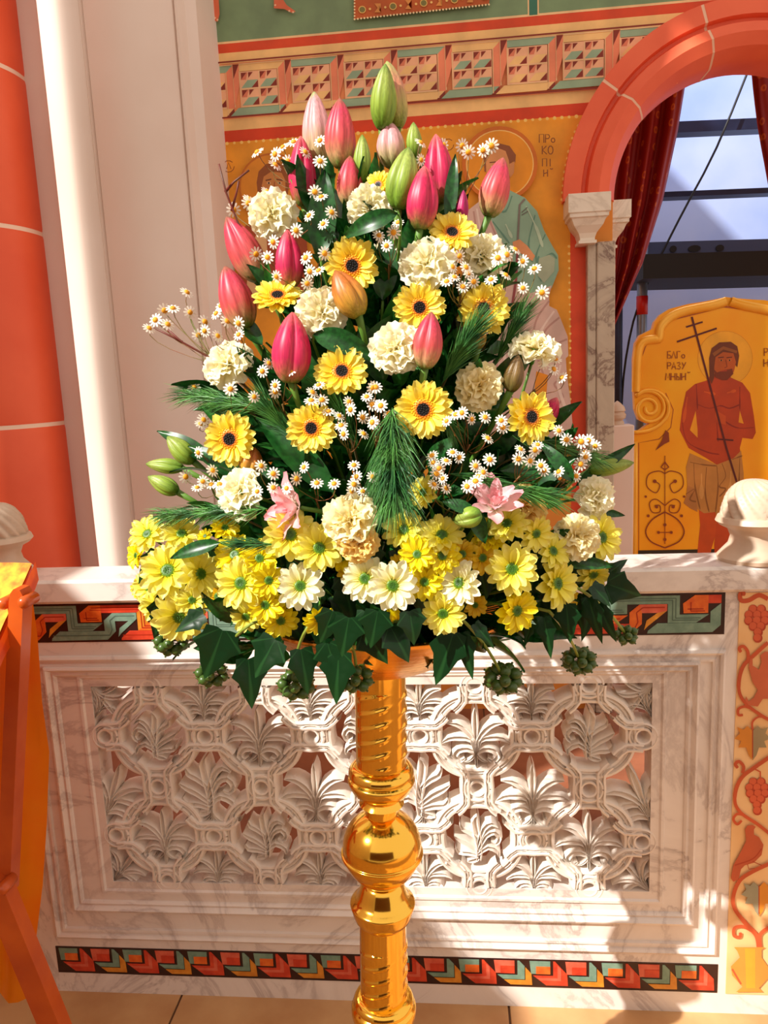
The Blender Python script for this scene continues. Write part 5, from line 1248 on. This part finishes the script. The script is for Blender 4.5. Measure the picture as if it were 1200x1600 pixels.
for a_ in [
    (500, 400, 506, 262, 44, 'upright dark green leaf under the two tall pink buds'),
    (622, 334, 530, 368, 30, 'arched blue-green leaf left of the plump green bud', .06, .5),
    (598, 470, 604, 360, 40, 'dark green leaf standing behind the upper middle gerbera', -.01),
    (700, 350, 711, 238, 20, 'narrow dark leaf right of the hot pink buds', .02),
    (490, 524, 586, 550, 38, 'dark leaf lying beneath the orange-green bud', .02, .3),
    (335, 724, 243, 668, 26, 'long green leaf above the three left buds', .01, .3),
    (385, 752, 292, 692, 30, 'dark green leaf behind the left gerbera and green buds', .0, .3),
    (520, 770, 400, 650, 46, 'broad dark leaf between the two left gerberas', -.01, .2),
    (900, 760, 992, 692, 20, 'pointed green leaf at the right edge by the gold icon', .0, .1),
    (895, 752, 846, 690, 24, 'glossy arched leaf below the furthest right gerbera', .05, .4),
    (740, 800, 690, 782, 22, 'small green leaf left of the lime green bud', .05, .3),
    (735, 790, 760, 850, 26, 'pointed green leaf below the lime green bud', .05, .2),
    (345, 848, 262, 872, 24, 'bright pointed leaf over the left lemon chrysanthemums', .05, .2),
    (865, 878, 962, 882, 22, 'drooping leaf under the right edge chrysanthemum', .03, .2),
    (920, 800, 978, 804, 14, 'small pointed leaf at the right edge above the marble cap', .0, .2),
    (560, 560, 640, 480, 34, 'dark leaf behind the centre carnation', -.02),
    (600, 600, 560, 500, 40, 'dark leaf behind the orange-green bud', -.02),
    (410, 540, 360, 480, 26, 'narrow dark leaf under the left coral buds', .0),
    (850, 740, 780, 735, 34, 'teal-green leaf behind feverfew under the right gerbera', -.01)]: bigleaf(*a_)

# filler greenery inside the arrangement
sprg = MB(); sprg.tube([(0, 0, 0), (.5, .02, .03), (1, 0, 0)], .006, 5); spm = mesh_data('stem', sprg.V, sprg.F, STEM)
ZONES = [('behind the topmost buds', 'leafy fillers behind the topmost buds'), ('among the upper left buds and gerberas', 'leafy fillers upper left'), ('among the upper right carnations', 'leafy fillers upper right'), ('behind the left feverfew and pine', 'leafy fillers middle left'), ('behind the right feverfew and pine', 'leafy fillers middle right'), ('between the left skirt chrysanthemums', 'leafy fillers lower left'), ('between the right skirt chrysanthemums', 'leafy fillers lower right')]
def zone(px, py):
    k = 0 if py < 400 else 1+(px > 600) if py < 580 else 3+(px > 600) if py < 790 else 5+(px > 600)
    return 'dark green leafy filler stem '+ZONES[k][0], ZONES[k][1]
cnt = 0
for i in range(150):
    py = rnd.uniform(300, 1010); w_ = halfw(py); px = 600+rnd.uniform(-1, 1)*w_*(.6 if py < 640 else .8)
    T = spot(px, py, -.035-rnd.uniform(0, .05))
    if py < 420 and abs(px-600) > 110: continue
    P = axis_at(max(TOPC.z, T.z-.16)).lerp(T, .25); fm, l = leafframe(P, T, (CAMP-P).normalized())
    lb, gr = zone(px, py); root = tag(empty('foliage_stem', mw=fm), lb, 'foliage', gr)
    link('stem', spm, root, Matrix.Diagonal((l, l*.5, l*.5, 1)))
    for k in range(8):
        t = .25+.75*k/7; a = rnd.uniform(-1.2, 1.2) if k < 7 else 0; s = rnd.uniform(.05, .085)
        link('leaf', LMS[rnd.randrange(4)], root, Matrix.Translation((t*l, 0, 0)) @ Matrix.Rotation(rnd.uniform(0, 6.3), 4, 'X') @ Matrix.Rotation(a*.8, 4, 'Z') @ Matrix.Diagonal((s, s*1.3, s, 1)))
    cnt += 1
# back half, seen only from the side
for i in range(44):
    a = rnd.uniform(.1, PI-.1); z = rnd.uniform(1.05, 1.6); py = 1050-(z-1.0)*900; r = halfw(py)/1200*1.05*rnd.uniform(.5, .72)
    T = axis_at(z)+Vector((r*cos(a), r*sin(a)*.75, 0)); P = axis_at(max(TOPC.z, z-.2)).lerp(T, .2); fm, l = leafframe(P, T, Vector((0, -.3, 1)))
    root = tag(empty('foliage_stem', mw=fm), 'dark green leafy filler stem at the back, turned to the fresco wall', 'foliage', 'leafy fillers at the back')
    link('stem', spm, root, Matrix.Diagonal((l, l*.5, l*.5, 1)))
    for k in range(8):
        t = .25+.75*k/7; s = rnd.uniform(.05, .08)
        link('leaf', LMS[rnd.randrange(4)], root, Matrix.Translation((t*l, 0, 0)) @ Matrix.Rotation(rnd.uniform(0, 6.3), 4, 'X') @ Matrix.Rotation(rnd.uniform(-1, 1), 4, 'Z') @ Matrix.Diagonal((s, s*1.3, s, 1)))

# --- ivy: leaves, stalks and berry umbels
IO = [(0, 0), (-.04, .13), (-.03, .32), (.13, .34), (.30, .47), (.44, .30), (.70, .19), (1.0, 0), (.70, -.19), (.44, -.30), (.30, -.47), (.13, -.34), (-.03, -.32), (-.04, -.13)]
def ivy_mesh(nm, fac=1.0, m=IVY):
    V = [(.36, 0, -.03)]+[(x, y*fac, .10*abs(y)*fac-.14*x*x+.02*sin(9*y)) for x, y in IO]; n = len(IO)
    F = [(0, i+1, (i+1) % n+1) for i in range(n)]
    V += [(x*.5+.18, y*fac*.5, .04*abs(y)-.05*x*x+.012) for x, y in IO]
    F = [(0, n+1+i, n+1+(i+1) % n) for i in range(n)]+[(n+1+i, i+1, (i+1) % n+1, n+1+(i+1) % n) for i in range(n)]
    return mesh_data(nm, V, F, m)
IM = [ivy_mesh('leaf', 1.0), ivy_mesh('leaf', .75), ivy_mesh('leaf', .5), ivy_mesh('leaf', .85, mat('light_ivy_leaf', (60, 120, 40), .35, c2=(40, 100, 34), scale=20, transl=.2))]
bs = MB(); bs.sphere((0, 0, 0), 1, 10, 7); bs.tube([(0, 0, .9), (0, 0, 1.25)], .2, 5); bm_ = mesh_data('berry', bs.V, bs.F, BERRY)
IVYS = [
 ('ivy sprig at the far left with a dark berry cluster over the panel edge', (262, 960), (268, 1003), 46, 18, [(250, 952, 46, -100, 1)]),
 ('ivy sprig left of the stand with berries on a curved pale stalk', (392, 975), (331, 1053), 44, 14, [(348, 985, 92, -110, 0), (388, 1030, 88, -85, 1), (318, 960, 60, -150, 1)]),
 ('ivy sprig with berries below the drooping yellow chrysanthemum', (481, 980), (463, 1070), 50, 15, [(430, 1000, 76, -120, 0), (446, 1015, 60, -150, 3), (470, 1015, 80, -80, 1), (512, 1005, 66, -75, 0)]),
 ('ivy sprig with berries directly left of the brass shaft', (545, 1000), (556, 1060), 48, 13, [(530, 1020, 92, -95, 1), (572, 985, 70, -60, 0), (545, 965, 70, -100, 0), (610, 980, 70, -60, 0)]),
 ('ivy sprig right of the stand with one large leaf and berries', (722, 968), (786, 1060), 52, 18, [(708, 990, 96, -108, 1), (722, 990, 84, -78, 2), (742, 975, 56, -50, 2)]),
 ('ivy sprig at lower right with a dark berry cluster', (858, 955), (905, 1032), 46, 20, [(830, 975, 44, -110, 2), (850, 965, 74, -80, 2), (885, 945, 68, -85, 1)]),
 ('ivy sprig furthest right hanging over the mosaic band', (905, 920), (978, 992), 34, 12, [(920, 935, 84, -75, 2), (935, 945, 74, -65, 2), (948, 912, 66, -20, 0), (952, 895, 40, 40, 1), (925, 915, 50, -45, 1)]),
 ('ivy sprig under the bowl front without berries', (600, 960), None, 0, 0, [(640, 955, 60, -80, 0), (590, 955, 66, -100, 0), (520, 955, 60, -110, 0), (570, 955, 60, -90, 1)])]
for lab, (ax, ay), bc, bd, nb, lv in IVYS:
    P = spot(ax, ay, .03); mw = Matrix.Translation(P); root = tag(empty('ivy_sprig', mw=mw), lab, 'ivy', 'ivy sprigs around the bowl')
    q = MB(); q.tube([v-P for v in bez(TOPC+Vector((0, 0, -.01)), P.lerp(TOPC, .4)+Vector((0, 0, .05)), P, 6)], .002, 6)
    if bc:
        C_ = spot(bc[0], bc[1], .04); q.tube([v-P for v in bez(P, P.lerp(C_, .5)+RT*(.006 if bc[0] > 500 else -.012)+UP*.008, C_, 7)], .0021, 6)
    q.build('stem', PALESTEM, root, True)
    if bc:
        s = bd*.5*pxm(C_)
        for i in range(nb):
            ph = math.acos(1-1.75*(i+.5)/nb); th = i*2.4; dv = Vector((sin(ph)*cos(th), sin(ph)*sin(th), cos(ph)*.75-.1)); dv.normalize(); dv = RT*dv.x*1.15-FW*dv.z-UP*dv.y*.85; dv = -FW if i == 0 else dv
            r = s*.37; c_ = C_+dv*s*.74
            link('berry', bm_, root, frame(c_-P, dv) @ Matrix.Diagonal((r, r, r, 1)))
        q = MB()
        for i in range(nb):
            ph = math.acos(1-1.75*(i+.5)/nb); th = i*2.4; dv = Vector((sin(ph)*cos(th), sin(ph)*sin(th), cos(ph)*.75-.1)); dv.normalize(); dv = RT*dv.x*1.15-FW*dv.z-UP*dv.y*.85; dv = -FW if i == 0 else dv
            q.tube([C_-P, C_-P+dv*s*.7], .0005, 4)
        q.build('stalks', PALESTEM, root, True)
    for lx, ly, sz, ang, mi in lv:
        a = math.radians(ang); Lp = spot(lx, ly, .035+rnd.uniform(0, .012)); D = RT*cos(a)+UP*sin(a)
        fm, l = leafframe(Lp-P, Lp-P+D, (CAMP-Lp).normalized()+UP*rnd.uniform(-.1, .5)+RT*rnd.uniform(-.5, .5)); s = sz*.92*pxm(Lp)
        link('leaf', IM[mi], root, fm @ Matrix.Diagonal((s, s, s, 1)))
# dark ivy leaves lining the skirt
n_ = 0
for k in range(70):
    px = rnd.uniform(240, 930); py = rnd.uniform(840, 975 if px < 600 else 905) if 330 < px < 850 else rnd.uniform(850, 940)
    P = spot(px, py, -.02); D = RT*rnd.uniform(-.8, .8)*(1 if px > 600 else 1)-UP; s = rnd.uniform(45, 70)*pxm(P)
    fm, l = leafframe(P, P+D, (CAMP-P).normalized()+UP*rnd.uniform(-.2, .5)+RT*rnd.uniform(-.4, .4))
    zz_ = ('under the far left chrysanthemum cluster' if px < 350 else 'behind the chrysanthemums left of the stand' if px < 570 else 'behind the chrysanthemums right of the stand' if px < 760 else 'behind the side-on chrysanthemums at lower right')
    root = tag(empty('ivy_leaf', mw=fm), 'dark ivy leaf '+zz_, 'leaf', 'dark ivy leaves '+zz_)
    link('blade', IM[n_ % 3], root, Matrix.Diagonal((s, s, s, 1))); n_ += 1
    inv = fm.inverted(); q = MB(); q.tube([inv @ v for v in (P, P.lerp(TOPC, .5), TOPC)], .0012, 4); q.build('stalk', STEM, root, True)

# --- red twigs
def twig(lines, lab):
    Y = depthY(*lines[0][0], -.02); o_ = at(*lines[0][0], Y); q = MB()
    for ln in lines: q.tube([at(x, y, Y-.004*i)-o_ for i, (x, y) in enumerate(ln)], [.0022]+[.0014]*(len(ln)-1), 5)
    q2 = MB(); q2.tube([Vector((0, 0, 0)), axis_at(o_.z-.2)-o_], .0018, 5)
    r = tag(empty('red_twig', o_), lab, 'twig'); q.build('twig', REDTWIG, r, True); q2.build('stem', REDTWIG, r, True)
twig([[(410, 410), (372, 348), (353, 300), (342, 256)], [(352, 300), (366, 284), (389, 266)], [(362, 330), (370, 300), (373, 283)]], 'bare dark red forked twig at the upper left before the fresco saint')
twig([[(380, 600), (330, 560), (285, 535), (262, 515)], [(285, 535), (272, 528), (240, 512)]], 'thin red-brown twig reaching left beneath the long feverfew sprig')
